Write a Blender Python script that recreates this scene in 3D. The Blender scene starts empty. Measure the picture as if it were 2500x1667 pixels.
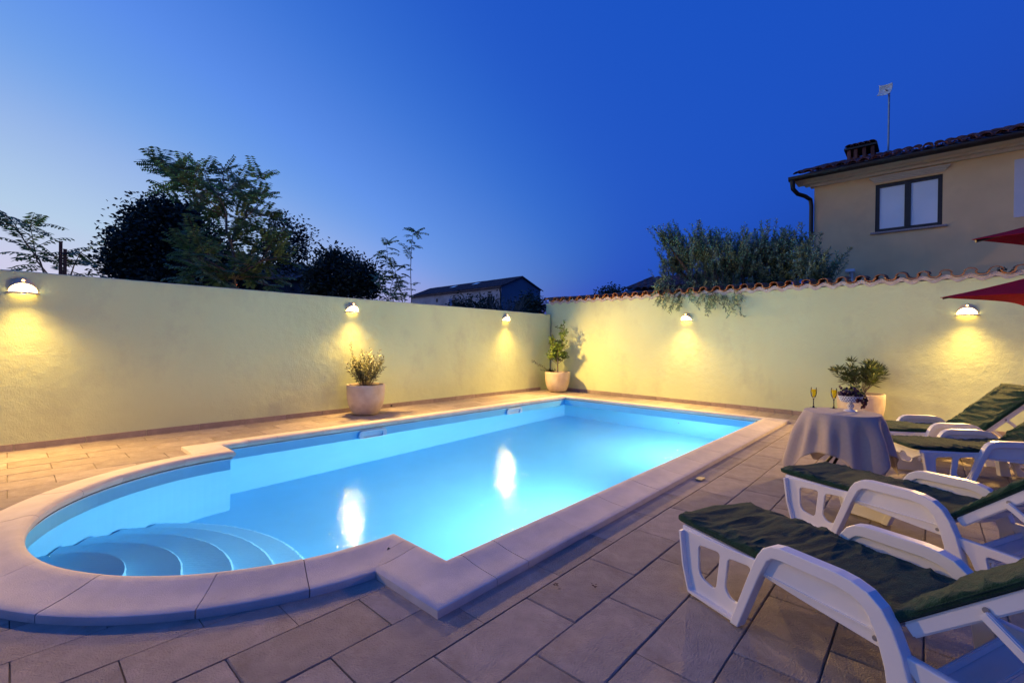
import bpy, bmesh, math, random
from mathutils import Vector, Matrix, noise
PI = math.pi
R = math.radians
sc = bpy.context.scene
COL = sc.collection
rnd = random.Random(7)

# ------------------------------------------------------------------ camera
H = 1.355
FPX, YAW, PITCH, ROLL = 1120.0, R(42.15), R(-.17), R(-.71)


def _axes():
    cy, sy = math.cos(YAW), math.sin(YAW)
    cp, sp = math.cos(PITCH), math.sin(PITCH)
    cr, sr = math.cos(ROLL), math.sin(ROLL)
    cols = []
    for x, y, z in ((1, 0, 0), (0, 1, 0), (0, 0, 1)):
        v = (x * sy - y * cy, z, x * cy + y * sy)
        v = (v[0], cp * v[1] - sp * v[2], sp * v[1] + cp * v[2])
        v = (cr * v[0] - sr * v[1], sr * v[0] + cr * v[1], v[2])
        cols.append(v)
    return [Vector((cols[0][i], cols[1][i], cols[2][i])) for i in range(3)]


RT, UP, FW = _axes()
cam = bpy.data.objects.new('camera', bpy.data.cameras.new('camera'))
COL.objects.link(cam)
sc.camera = cam
cam.matrix_world = Matrix(((RT.x, UP.x, -FW.x, 0), (RT.y, UP.y, -FW.y, 0), (RT.z, UP.z, -FW.z, H), (0, 0, 0, 1)))
cam.data.sensor_fit = 'HORIZONTAL'
cam.data.sensor_width = 36
cam.data.lens = 36 * FPX / 2500
cam.data.clip_start = .05
cam.data.clip_end = 3000

# ------------------------------------------------------------------ sky: sun well below the horizon, to the left
W = bpy.data.worlds.new('World')
sc.world = W
W.use_nodes = True
nt = W.node_tree
bg = nt.nodes['Background']
sky = nt.nodes.new('ShaderNodeTexSky')
sky.sky_type = 'NISHITA'
sky.sun_disc = False
sky.sun_elevation = R(-5)
sky.sun_rotation = R(-30)
sky.ozone_density = 3
gain = nt.nodes.new('ShaderNodeVectorMath')
gain.operation = 'SCALE'
gain.inputs[3].default_value = 60
nt.links.new(sky.outputs[0], gain.inputs[0])
cur = nt.nodes.new('ShaderNodeRGBCurve')


def set_curve(c, pts):
    while len(c.points) < len(pts):
        c.points.new(0, 0)
    for p, q in zip(c.points, pts):
        p.location = q
        p.handle_type = 'AUTO'


set_curve(cur.mapping.curves[0], [(0, 0), (.03, .0135), (.047, .028), (.093, .087), (.152, .15), (.295, .337), (.6, .50), (1, .63)])
set_curve(cur.mapping.curves[1], [(0, .02), (.046, .078), (.079, .098), (.108, .133), (.181, .215), (.335, .337), (.622, .5), (1, .62)])
set_curve(cur.mapping.curves[2], [(0, .28), (.1, .42), (.207, .515), (.384, .565), (.485, .61), (.62, .67), (1, .82)])
cur.mapping.extend = 'HORIZONTAL'
cur.mapping.update()
nt.links.new(gain.outputs[0], cur.inputs[1])
nt.links.new(cur.outputs[0], bg.inputs[0])
bg.inputs[1].default_value = 1.0

sc.view_settings.view_transform = 'Standard'
sc.view_settings.look = 'None'
sc.view_settings.gamma = 1
sc.view_settings.exposure = 0
cy_ = sc.cycles
cy_.use_denoising = True
try:
    cy_.denoiser = 'OPENIMAGEDENOISE'
except Exception:
    pass
cy_.max_bounces = 9
cy_.diffuse_bounces = 4
cy_.glossy_bounces = 4
cy_.transmission_bounces = 8
cy_.transparent_max_bounces = 8
cy_.caustics_reflective = False
cy_.caustics_refractive = True
cy_.sample_clamp_indirect = 6
cy_.blur_glossy = .5

# ------------------------------------------------------------------ pixel helpers (photo shown 2352 px wide)
DS = 2500 / 2352
CP = Vector((0, 0, H))


def ray(px, py):
    px *= DS
    py *= DS
    return RT * ((px - 1250) / FPX) + UP * ((833.5 - py) / FPX) + FW


def atz(px, py, z=0):
    d = ray(px, py)
    return CP + d * ((z - H) / d.z)


def aty(px, py, y):
    d = ray(px, py)
    return CP + d * (y / d.y)


def atx(px, py, x):
    d = ray(px, py)
    return CP + d * (x / d.x)


def atd(px, py, depth):
    return CP + ray(px, py) * depth


# ------------------------------------------------------------------ materials
MATS = {}


def mat(name, col, rough=.6, var=.12, scale=6, bump=0, bscale=60, spec=.5, sheen=0, metal=0, col2=None, coat=0, stretch=None, rand=0, detail=6, bump2=None, trans=0, stain=None):
    if name in MATS:
        return MATS[name]
    m = bpy.data.materials.new(name)
    m.use_nodes = True
    n = m.node_tree.nodes
    l = m.node_tree.links
    b = n['Principled BSDF']
    b.inputs['Roughness'].default_value = rough
    b.inputs['Specular IOR Level'].default_value = spec
    b.inputs['Metallic'].default_value = metal
    b.inputs['Sheen Weight'].default_value = sheen
    b.inputs['Coat Weight'].default_value = coat
    tc = n.new('ShaderNodeTexCoord')
    vec = tc.outputs['Object']
    if stretch:
        mp = n.new('ShaderNodeMapping')
        mp.inputs['Scale'].default_value = stretch
        l.new(vec, mp.inputs[0])
        vec = mp.outputs[0]
    no = n.new('ShaderNodeTexNoise')
    no.inputs['Scale'].default_value = scale
    no.inputs['Detail'].default_value = detail
    l.new(vec, no.inputs['Vector'])
    mr = n.new('ShaderNodeMapRange')
    mr.inputs[1].default_value = .3
    mr.inputs[2].default_value = .7
    l.new(no.outputs[0], mr.inputs[0])
    mx = n.new('ShaderNodeMix')
    mx.data_type = 'RGBA'
    c = Vector(col)
    lo = c * (1 - var)
    hi = Vector(col2) if col2 else c * (1 + var)
    mx.inputs[6].default_value = (*lo, 1)
    mx.inputs[7].default_value = (*hi, 1)
    l.new(mr.outputs[0], mx.inputs[0])
    out = mx.outputs[2]
    if stain:
        n2 = n.new('ShaderNodeTexNoise')
        n2.inputs['Scale'].default_value = stain[1]
        n2.inputs['Detail'].default_value = 8
        n2.inputs['Roughness'].default_value = .65
        l.new(vec, n2.inputs['Vector'])
        r2 = n.new('ShaderNodeMapRange')
        r2.inputs[1].default_value = stain[2]
        r2.inputs[2].default_value = stain[3]
        l.new(n2.outputs[0], r2.inputs[0])
        mm = n.new('ShaderNodeMix')
        mm.data_type = 'RGBA'
        mm.inputs[7].default_value = (*stain[0], 1)
        l.new(r2.outputs[0], mm.inputs[0])
        l.new(out, mm.inputs[6])
        out = mm.outputs[2]
    if rand:
        oi = n.new('ShaderNodeObjectInfo')
        ge = n.new('ShaderNodeNewGeometry')
        ad = n.new('ShaderNodeMath')
        ad.operation = 'ADD'
        l.new(oi.outputs['Random'], ad.inputs[0])
        l.new(ge.outputs['Random Per Island'], ad.inputs[1])
        fr = n.new('ShaderNodeMath')
        fr.operation = 'FRACT'
        l.new(ad.outputs[0], fr.inputs[0])
        m2 = n.new('ShaderNodeMapRange')
        m2.inputs[3].default_value = 1 - rand
        m2.inputs[4].default_value = 1 + rand
        l.new(fr.outputs[0], m2.inputs[0])
        vm = n.new('ShaderNodeVectorMath')
        vm.operation = 'SCALE'
        l.new(out, vm.inputs[0])
        l.new(m2.outputs[0], vm.inputs[3])
        out = vm.outputs[0]
    l.new(out, b.inputs['Base Color'])
    if bump:
        bn = n.new('ShaderNodeTexNoise')
        bn.inputs['Scale'].default_value = bscale
        bn.inputs['Detail'].default_value = 8
        bn.inputs['Roughness'].default_value = .6
        l.new(vec, bn.inputs['Vector'])
        bp = n.new('ShaderNodeBump')
        bp.inputs['Strength'].default_value = bump
        bp.inputs['Distance'].default_value = .02
        l.new(bn.outputs[0], bp.inputs['Height'])
        if bump2:
            b3 = n.new('ShaderNodeTexNoise')
            b3.inputs['Scale'].default_value = bump2[1]
            b3.inputs['Detail'].default_value = 4
            l.new(tc.outputs['Object'], b3.inputs['Vector'])
            bq = n.new('ShaderNodeBump')
            bq.inputs['Strength'].default_value = bump2[0]
            bq.inputs['Distance'].default_value = .05
            l.new(b3.outputs[0], bq.inputs['Height'])
            l.new(bp.outputs[0], bq.inputs['Normal'])
            l.new(bq.outputs[0], b.inputs['Normal'])
        else:
            l.new(bp.outputs[0], b.inputs['Normal'])
    if trans:
        tr = n.new('ShaderNodeBsdfTranslucent')
        l.new(out, tr.inputs[0])
        ms = n.new('ShaderNodeMixShader')
        ms.inputs[0].default_value = trans
        l.new(b.outputs[0], ms.inputs[1])
        l.new(tr.outputs[0], ms.inputs[2])
        l.new(ms.outputs[0], n['Material Output'].inputs[0])
    MATS[name] = m
    return m


def emit(name, col, s):
    m = bpy.data.materials.new(name)
    m.use_nodes = True
    b = m.node_tree.nodes['Principled BSDF']
    b.inputs['Base Color'].default_value = (.8, .8, .75, 1)
    b.inputs['Emission Color'].default_value = (*col, 1)
    b.inputs['Emission Strength'].default_value = s
    return m


def glassmat(name, col=(1, 1, 1), rough=0, ior=1.45):
    m = bpy.data.materials.new(name)
    m.use_nodes = True
    b = m.node_tree.nodes['Principled BSDF']
    b.inputs['Base Color'].default_value = (*col, 1)
    b.inputs['Transmission Weight'].default_value = 1
    b.inputs['Roughness'].default_value = rough
    b.inputs['IOR'].default_value = ior
    return m


WALLC = (.72, .83, .46)
M_wall = mat('cream_render', WALLC, .85, .06, .9, .2, 60, .2, stretch=(1, 1, .7), bump2=(.14, 8), stain=((.56, .63, .37), 1.7, .52, .88))
M_wallback = mat('grey_render', (.45, .44, .40), .9, .2, 3, .4, 60, .2)
M_paver = mat('paver_concrete', (.405, .345, .29), .82, .16, 9, .85, 120, .3, rand=.15, bump2=(.10, 45), stain=((.30, .235, .18), 5, .52, .78))
M_base = mat('joint_mortar', (.20, .17, .145), .95, .2, 20)
M_skirt = mat('skirting_stone', (.40, .32, .255), .8, .12, 12, .4, 100, .3, rand=.1)
M_coping = mat('coping_stone', (.62, .55, .48), .7, .08, 7, .3, 170, .3, rand=.07, bump2=(.04, 12), stain=((.40, .32, .25), 9, .66, .85))
M_liner = mat('pool_liner', (.17, .58, .88), .35, .03, 3, .06, 12, .4)
M_soil = mat('soil', (.045, .03, .02), .95, .3, 40, .6, 60)
M_terra = mat('bleached_terracotta', (.56, .45, .34), .8, .1, 5, .3, 70, .25, col2=(.66, .59, .50), stain=((.42, .32, .25), 3, .58, .8))
M_plastic = mat('white_resin', (.78, .77, .76), .38, .03, 5, .04, 90, .45)
M_green = mat('green_velour', (.010, .047, .027), .9, .3, 30, .6, 160, .12, sheen=.12)
M_cloth = mat('mauve_linen', (.47, .385, .32), .85, .04, 40, .25, 320, .2, sheen=.2)
M_black = mat('black_metal', (.012, .012, .013), .4, .1, 8)
M_wood = mat('dark_wood', (.06, .035, .02), .5, .25, 10, stretch=(1, 12, 1))
M_red = mat('red_canvas', (.55, .016, .035), .85, .08, 12, .25, 260, .2, trans=.28)
M_lampmetal = mat('glow_toned_lamp_shell', (.78, .62, .38), .5, .15, 20, .1, 60, .5)  # pale warm colour stands in for lamp light leaking onto the hood
M_lampbase = mat('lamp_rim', (.74, .64, .44), .5, .08, 20)  # lightened like the hood, leaked lamp glow put into the colour
M_bark = mat('bark', (.085, .065, .045), .9, .3, 14, .6, 40)
M_barkp = mat('pale_bark', (.20, .17, .13), .85, .25, 20, .4, 50)
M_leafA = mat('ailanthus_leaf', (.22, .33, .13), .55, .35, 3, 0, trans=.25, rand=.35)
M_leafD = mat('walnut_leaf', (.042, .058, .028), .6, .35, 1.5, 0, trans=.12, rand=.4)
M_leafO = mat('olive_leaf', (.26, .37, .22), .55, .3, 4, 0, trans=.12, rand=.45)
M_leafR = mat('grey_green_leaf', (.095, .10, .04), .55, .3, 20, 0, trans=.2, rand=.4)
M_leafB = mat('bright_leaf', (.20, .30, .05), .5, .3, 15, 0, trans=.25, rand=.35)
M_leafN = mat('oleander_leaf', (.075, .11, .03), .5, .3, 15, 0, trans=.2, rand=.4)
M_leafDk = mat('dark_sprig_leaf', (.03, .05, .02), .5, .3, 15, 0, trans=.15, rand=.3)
M_tile = mat('clay_tile', (.40, .17, .075), .8, .3, 6, .4, 60, .25, rand=.25, stain=((.12, .07, .05), 5, .5, .75))
M_tilep = mat('orange_clay_tile', (.52, .22, .07), .75, .2, 8, .35, 60, .25, rand=.2, stain=((.2, .1, .05), 7, .6, .8))
M_tileh = mat('house_clay_tile', (.24, .085, .06), .75, .35, 5, .4, 60, .3, rand=.35, stain=((.12, .09, .08), 6, .5, .75))
M_mortar = mat('white_mortar', (.58, .55, .52), .9, .12, 14, .6, 40)
M_house = mat('ochre_render', (.92, .64, .33), .9, .05, 2, .35, 130, .15, stain=((.80, .54, .28), 1.1, .55, .8))
M_trim = mat('cream_trim', (.70, .60, .46), .75, .04, 6)
M_frame = mat('dark_window_frame', (.02, .014, .012), .45, .2, 10)
M_pane = mat('pane_with_blind', (.80, .83, .88), .12, .03, 2, coat=.6)
M_gutter = mat('dark_gutter', (.018, .014, .013), .4, .2, 10)
M_sill = mat('granite_sill', (.36, .30, .29), .5, .3, 60)
M_panel = mat('white_panel', (.72, .68, .70), .8, .03, 6)
M_steel = mat('galvanised', (.35, .35, .36), .4, .15, 10, metal=.7)
M_white = mat('white_enamel', (.80, .80, .82), .3, .02, 5)
M_purple = mat('purple_grape', (.035, .010, .028), .35, .4, 25, 0, rand=.6)
M_redg = mat('red_grape', (.10, .018, .025), .32, .4, 25, 0, rand=.5)
M_greeng = mat('green_grape', (.26, .32, .05), .35, .3, 25, 0, rand=.4)
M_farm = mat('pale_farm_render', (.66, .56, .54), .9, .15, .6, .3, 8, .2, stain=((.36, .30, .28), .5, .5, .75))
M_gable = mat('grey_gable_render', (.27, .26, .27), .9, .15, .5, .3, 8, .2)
M_farmroof = mat('old_roof_tiles', (.17, .10, .085), .85, .5, 5, .8, 6, .2, rand=0, stain=((.10, .07, .07), 1.2, .45, .7))
M_shutter = mat('brown_shutter', (.07, .05, .04), .7, .2, 8)
M_blue = mat('blue_shutter', (.10, .18, .42), .7, .1, 8)
M_terrain = mat('dry_ground', (.06, .055, .035), .95, .4, .6, .5, 4, .1)
M_darkhouse = mat('dark_stone', (.10, .09, .085), .9, .25, 2, .4, 10)
M_post = mat('rusty_post', (.05, .035, .03), .8, .3, 20)
M_juice = mat('orange_juice', (.95, .85, .03), .3, .05, 30, trans=.75)
M_skim = mat('skimmer_plastic', (.42, .66, .84), .3, .02, 5)
M_drain = mat('brass_grate', (.55, .45, .22), .6, .25, 90, .4, 150)
M_debris = mat('dry_leaf', (.05, .02, .015), .9, .4, 60)


# ------------------------------------------------------------------ mesh builder
class MB:
    def __init__(s):
        s.v = []
        s.f = []

    def add(s, vs, fs):
        o = len(s.v)
        s.v += [tuple(v) for v in vs]
        s.f += [tuple(i + o for i in f) for f in fs]
        return s

    def box(s, a, b, M=None):
        (x0, y0, z0), (x1, y1, z1) = a, b
        vs = [Vector(p) for p in ((x0, y0, z0), (x1, y0, z0), (x1, y1, z0), (x0, y1, z0), (x0, y0, z1), (x1, y0, z1), (x1, y1, z1), (x0, y1, z1))]
        if M:
            vs = [M @ v for v in vs]
        return s.add(vs, [(0, 3, 2, 1), (4, 5, 6, 7), (0, 1, 5, 4), (1, 2, 6, 5), (2, 3, 7, 6), (3, 0, 4, 7)])

    def tube(s, pts, rads, n=8, cap=True):
        pts = [Vector(p) for p in pts]
        if not hasattr(rads, '__len__'):
            rads = [rads] * len(pts)
        rings = []
        a = None
        for i, p in enumerate(pts):
            t = (pts[min(i + 1, len(pts) - 1)] - pts[max(i - 1, 0)])
            if t.length < 1e-9:
                t = Vector((0, 0, 1))
            t.normalize()
            if a is None:
                a = t.orthogonal().normalized()
            else:
                a = (a - t * a.dot(t))
                a = a.normalized() if a.length > 1e-6 else t.orthogonal().normalized()
            b = t.cross(a)
            rings.append([p + (a * math.cos(2 * PI * k / n) + b * math.sin(2 * PI * k / n)) * rads[i] for k in range(n)])
        vs = [v for r in rings for v in r]
        fs = [(i * n + k, i * n + (k + 1) % n, (i + 1) * n + (k + 1) % n, (i + 1) * n + k) for i in range(len(pts) - 1) for k in range(n)]
        if cap:
            fs += [tuple(range(n))[::-1], tuple((len(pts) - 1) * n + k for k in range(n))]
        return s.add(vs, fs)

    def lathe(s, prof, n=32, c=(0, 0, 0), hole=None, close=False):
        vs = [(c[0] + r * math.cos(2 * PI * k / n), c[1] + r * math.sin(2 * PI * k / n), c[2] + z) for r, z in prof for k in range(n)]
        fs = []
        for i in range(len(prof) - 1):
            for k in range(n):
                if hole and hole(i, k):
                    continue
                fs.append((i * n + k, i * n + (k + 1) % n, (i + 1) * n + (k + 1) % n, (i + 1) * n + k))
        if close:
            fs.append(tuple(range(n))[::-1])
            fs.append(tuple((len(prof) - 1) * n + k for k in range(n)))
        return s.add(vs, fs)

    def grid(s, P, nu, nv, cu=False, cv=False):
        vs = [P(i, j) for i in range(nu) for j in range(nv)]
        fs = []
        for i in range(nu - (0 if cu else 1)):
            for j in range(nv - (0 if cv else 1)):
                a, b = i, (i + 1) % nu
                c, d = j, (j + 1) % nv
                fs.append((a * nv + c, b * nv + c, b * nv + d, a * nv + d))
        return s.add(vs, fs)

    def prism(s, poly, h0, h1, f=lambda a, b, h: (a, b, h)):
        n = len(poly)
        vs = [f(a, b, h0) for a, b in poly] + [f(a, b, h1) for a, b in poly]
        fs = [tuple(range(n))[::-1], tuple(range(n, 2 * n))] + [(i, (i + 1) % n, n + (i + 1) % n, n + i) for i in range(n)]
        return s.add(vs, fs)

    def leaf(s, p, d, nrm, L, w):
        d = d.normalized()
        sd = d.cross(nrm)
        if sd.length < 1e-5:
            sd = d.orthogonal()
        sd.normalize()
        q = p + d * (L * .5)
        return s.add([p, q + sd * (w / 2), p + d * L, q - sd * (w / 2)], [(0, 1, 2, 3)])

    def mesh(s, name, m, smooth=False):
        me = bpy.data.meshes.new(name)
        me.from_pydata(s.v, [], s.f)
        me.update()
        if m:
            me.materials.append(m)
        if smooth:
            me.polygons.foreach_set('use_smooth', [True] * len(me.polygons))
        return me

    def build(s, name, m, parent=None, smooth=False, bevel=0, fix=True):
        me = s.mesh(name, m, smooth)
        if fix:
            bm = bmesh.new()
            bm.from_mesh(me)
            bmesh.ops.recalc_face_normals(bm, faces=bm.faces)
            if bevel:
                es = [e for e in bm.edges if len(e.link_faces) == 2 and e.calc_face_angle(0) > .6]
                bmesh.ops.bevel(bm, geom=es, offset=bevel, segments=2, affect='EDGES', clamp_overlap=True)
            bm.to_mesh(me)
            bm.free()
            if smooth:
                me.polygons.foreach_set('use_smooth', [True] * len(me.polygons))
        if smooth:
            me.set_sharp_from_angle(angle=R(40))
        return link(name, me, parent)


def link(name, me, parent=None, M=None):
    o = bpy.data.objects.new(name, me)
    COL.objects.link(o)
    if parent:
        o.parent = parent
    if M:
        o.matrix_local = M
    return o


def tag(o, label=None, cat=None, group=None, kind=None):
    for k, v in (('label', label), ('category', cat), ('group', group), ('kind', kind)):
        if v:
            o[k] = v
    return o


def thing(name, label, cat, loc=(0, 0, 0), rz=0, group=None):
    o = bpy.data.objects.new(name, None)
    COL.objects.link(o)
    o.empty_display_size = .1
    o.location = loc
    o.rotation_euler = (0, 0, rz)
    return tag(o, label, cat, group)


def copy_tree(o, parent=None):
    c = o.copy()
    COL.objects.link(c)
    c.parent = parent
    for ch in list(o.children):
        copy_tree(ch, c)
    return c


def poly_curve(splines, depth, bevel=0, name='shape'):
    """filled 2-D outline with holes -> mesh in the XY plane, extruded +-depth"""
    cu = bpy.data.curves.new(name, 'CURVE')
    cu.dimensions = '2D'
    cu.fill_mode = 'BOTH'
    cu.extrude = depth
    cu.bevel_depth = bevel
    cu.bevel_resolution = 1
    for pts in splines:
        sp = cu.splines.new('POLY')
        sp.points.add(len(pts) - 1)
        for p, q in zip(sp.points, pts):
            p.co = (q[0], q[1], 0, 1)
        sp.use_cyclic_u = True
    ob = bpy.data.objects.new(name, cu)
    COL.objects.link(ob)
    dg = bpy.context.evaluated_depsgraph_get()
    me = bpy.data.meshes.new_from_object(ob.evaluated_get(dg))
    bpy.data.objects.remove(ob)
    bpy.data.curves.remove(cu)
    return me


def roundpoly(pts, r, n=4):
    out = []
    N = len(pts)
    for i in range(N):
        p = Vector((*pts[i], 0))
        a = Vector((*pts[i - 1], 0)) - p
        b = Vector((*pts[(i + 1) % N], 0)) - p
        d = min(r, a.length * .45, b.length * .45)
        a.normalize()
        b.normalize()
        A, B = p + a * d, p + b * d
        for k in range(n + 1):
            t = k / n
            q = A * (1 - t) ** 2 + p * (2 * t * (1 - t)) + B * t * t
            out.append((q.x, q.y))
    return out


# ================================================================== SETTING
# pool outline (inner edge of the coping), counter-clockwise
PX0, PX1, PY0, PY1 = 1.739, 8.76, 2.07, 6.24
AC = Vector((1.66, 4.19))
AR = 1.582
a0 = math.atan2(5.77 - AC.y, PX0 - AC.x)
outline = [(PX0, PY0), (PX1, PY0), (PX1, PY1), (PX0, PY1)]
NA = 72
a1 = 2 * PI - a0
for k in range(NA + 1):
    a = a0 + (a1 - a0) * k / NA
    outline.append((AC.x + AR * math.cos(a), AC.y + AR * math.sin(a)))
outline = [Vector(p) for p in outline]
NO = len(outline)


def miter(i):
    p = outline[i]
    d1 = (p - outline[i - 1]).normalized()
    d2 = (outline[(i + 1) % NO] - p).normalized()
    n1 = Vector((d1.y, -d1.x))
    n2 = Vector((d2.y, -d2.x))
    return (n1 + n2) / (1 + n1.dot(n2))


MIT = [miter(i) for i in range(NO)]


def offs(d):
    return [outline[i] + MIT[i] * d for i in range(NO)]


# --- terrain with a hole where the terrace is
TX0, TX1, TY0, TY1 = -8.0, 10.5, -8.0, 8.1
t = MB()
xs = [-900, TX0, TX1, 900]
ys = [-900, TY0, TY1, 900]
for i in range(3):
    for j in range(3):
        if (i, j) == (1, 1):
            continue
        t.add([(xs[i], ys[j], -.03), (xs[i + 1], ys[j], -.03), (xs[i + 1], ys[j + 1], -.03), (xs[i], ys[j + 1], -.03)], [(0, 1, 2, 3)])
tag(t.build('terrain', M_terrain), kind='structure')

# --- patio: mortar bed with a hole for the pool, and pavers
bed = poly_curve([[(TX0, TY0), (TX1, TY0), (TX1, TY1), (TX0, TY1)], [(p.x, p.y) for p in offs(.06)]], 0, 0, 'patio')
bed.materials.clear()
bed.materials.append(M_base)
patio = link('patio', bed)
patio.location.z = -.012
tag(patio, 'sand coloured concrete pavers laid in running bond around the pool', kind='structure')

CUT = [PX0 - .30, PX1 + .30, PY0 - .30, PY1 + .30]
CR = AR + .30
PW, PL, GAP = .3115, .61, .0042


def forbidden(y):
    iv = []
    if CUT[2] < y < CUT[3]:
        iv.append((CUT[0], CUT[1]))
    dy = y - AC.y
    if abs(dy) < CR:
        w = math.sqrt(CR * CR - dy * dy)
        iv.append((AC.x - w, AC.x + w))
    if not iv:
        return None
    return min(i[0] for i in iv), max(i[1] for i in iv)


def paver_mb(mb, x0, x1, y0, y1, seed, cx=0, cy=0):
    """bevelled slab with slightly uneven edges; origin at (cx,cy)"""
    r = random.Random(seed)
    g = GAP / 2
    b = .0045
    dz = r.uniform(-.0015, .0015)

    def ringp(ins, z, wob):
        pts = []
        X0, X1, Y0, Y1 = x0 + g + ins, x1 - g - ins, y0 + g + ins, y1 - g - ins
        n = 5
        for k in range(n):
            pts.append((X0 + (X1 - X0) * k / n, Y0))
        pts.append((X1, Y0))
        pts.append((X1, (Y0 + Y1) / 2))
        for k in range(n):
            pts.append((X1 - (X1 - X0) * k / n, Y1))
        pts.append((X0, Y1))
        pts.append((X0, (Y0 + Y1) / 2))
        return [(p[0] - cx + r.uniform(-wob, wob), p[1] - cy + r.uniform(-wob, wob), z + dz) for p in pts]
    lo = ringp(0, -.011, .001)
    mid = ringp(.0005, -.005, .0016)
    top = ringp(b, 0, .0022)
    n = len(lo)
    vs = lo + mid + top
    fs = [(i, (i + 1) % n, n + (i + 1) % n, n + i) for i in range(n)] + [(n + i, n + (i + 1) % n, 2 * n + (i + 1) % n, 2 * n + i) for i in range(n)]
    fs.append(tuple(range(2 * n, 3 * n)))
    mb.add(vs, fs)


full_meshes = []
for k in range(10):
    mb = MB()
    paver_mb(mb, -PL / 2, PL / 2, -PW / 2, PW / 2, k)
    full_meshes.append(mb.mesh('paver', M_paver))
pavers = []
XE, YE = 10.16, 7.86
row0 = -20
for rI in range(row0, 22):
    y0 = 1.554 + PW * rI
    y1 = y0 + PW
    y1c = min(y1, YE)
    if y0 > YE - .02 or y0 < TY0:
        continue
    off = 2.156 if rI % 2 == 0 else 2.461
    nmin = int(math.floor((-7.5 - off) / PL))
    for n in range(nmin, 30):
        x0 = off + PL * n
        x1 = min(x0 + PL, XE)
        if x0 > XE - .05:
            continue
        fA = [forbidden(y0 + .001), forbidden((y0 + y1c) / 2), forbidden(y1c - .001)]
        touch = any(f and f[0] < x1 and f[1] > x0 for f in fA)
        inside = all(f and f[0] <= x0 and f[1] >= x1 for f in fA)
        if inside:
            continue
        c = Vector(((x0 + x1) / 2, (y0 + y1c) / 2, 0))
        v = c - CP
        dep = v.dot(FW)
        vis = dep > .3 and abs(v.dot(RT) / dep) < 1.2 and v.dot(UP) / dep > -.82
        pavers.append((v.length if vis else 1000 + v.length, x0, x1, y0, y1c, touch, c))
pavers.sort(key=lambda q: q[0])
rest = MB()
count = 0
for q in pavers:
    dist, x0, x1, y0, y1c, touch, c = q
    full = abs((x1 - x0) - PL) < 1e-6 and abs((y1c - y0) - PW) < 1e-6 and not touch
    ind = count < 300 and dist < 900
    if full and ind:
        o = link('paver', full_meshes[rnd.randrange(10)], patio)
        o.location = (c.x, c.y, .012)
        if rnd.random() < .5:
            o.rotation_euler.z = PI
        count += 1
        continue
    mb = MB() if ind else rest
    cx, cy_c = (c.x, c.y) if ind else (0, 0)
    if not touch:
        paver_mb(mb, x0, x1, y0, y1c, rnd.random(), cx, cy_c)
        if not ind:
            mb.v = [(a, b, zz) for a, b, zz in mb.v]
    else:
        g = GAP / 2
        ns = 32
        made = False
        for s_ in range(ns):
            ya = y0 + g + (y1c - y0 - 2 * g) * s_ / ns
            yb = y0 + g + (y1c - y0 - 2 * g) * (s_ + 1) / ns
            f0, f1 = forbidden(ya), forbidden(yb)
            f = forbidden((ya + yb) / 2)
            segs = []
            if not f:
                segs = [((x0 + g, x0 + g), (x1 - g, x1 - g))]
            else:
                fa, fb = f0 or f, f1 or f
                if fa[0] > x0 + g and fb[0] > x0 + g:
                    segs.append(((x0 + g, x0 + g), (min(fa[0], x1 - g), min(fb[0], x1 - g))))
                if fa[1] < x1 - g and fb[1] < x1 - g:
                    segs.append(((max(fa[1], x0 + g), max(fb[1], x0 + g)), (x1 - g, x1 - g)))
            for (la, lb), (ra, rb) in segs:
                made = True
                mb.add([(la - cx, ya - cy_c, 0), (ra - cx, ya - cy_c, 0), (rb - cx, yb - cy_c, 0), (lb - cx, yb - cy_c, 0),
                        (la - cx, ya - cy_c, -.011), (ra - cx, ya - cy_c, -.011), (rb - cx, yb - cy_c, -.011), (lb - cx, yb - cy_c, -.011)],
                       [(0, 1, 2, 3)] + ([(0, 4, 5, 1)] if s_ == 0 else []) + ([(3, 2, 6, 7)] if s_ == ns - 1 else []) + [(0, 3, 7, 4), (1, 5, 6, 2)])
        if not made:
            continue
    if ind:
        me = mb.mesh('paver', M_paver)
        if touch:
            bm = bmesh.new()
            bm.from_mesh(me)
            bmesh.ops.remove_doubles(bm, verts=bm.verts, dist=.0005)
            bm.to_mesh(me)
            bm.free()
        o = link('paver', me, patio)
        o.location = (c.x, c.y, .012)
        count += 1
o = rest.build('paver_field', M_paver, patio, fix=False)
o.location.z = .012
tag(o, kind='stuff')

# --- swimming pool
pool = thing('swimming_pool', 'lit blue swimming pool with a rounded step end and pale stone coping', 'swimming pool', (4.5, 4.19, 0))
PO = Vector((4.5, 4.19, 0))


def pchild(mb, name, m, parent=pool, **k):
    mb.v = [(v[0] - PO.x, v[1] - PO.y, v[2] - PO.z) for v in mb.v]
    return mb.build(name, m, parent, **k)


PROF = [(.05, -.004), (.012, -.003), (-.006, .012), (-.014, .032), (-.010, .053), (.006, .068), (.032, .074), (.07, .070), (.13, .058), (.20, .049), (.27, .044), (.316, .0418), (.3235, .0385), (.326, .033), (.326, -.004)]
cum = [0]
for i in range(NO):
    cum.append(cum[-1] + (outline[(i + 1) % NO] - outline[i]).length)
TOT = cum[-1]


def at_s(s):
    s %= TOT
    for i in range(NO):
        if s <= cum[i + 1] + 1e-9:
            break
    p, q = outline[i], outline[(i + 1) % NO]
    L = cum[i + 1] - cum[i]
    t_ = (s - cum[i]) / L
    pos = p.lerp(q, t_)
    d = (q - p).normalized()
    if i < 4 or i == NO - 1:
        return pos, Vector((d.y, -d.x))
    return pos, (MIT[i].lerp(MIT[(i + 1) % NO], t_) if 4 < i < NO - 2 else Vector((d.y, -d.x)))


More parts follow.
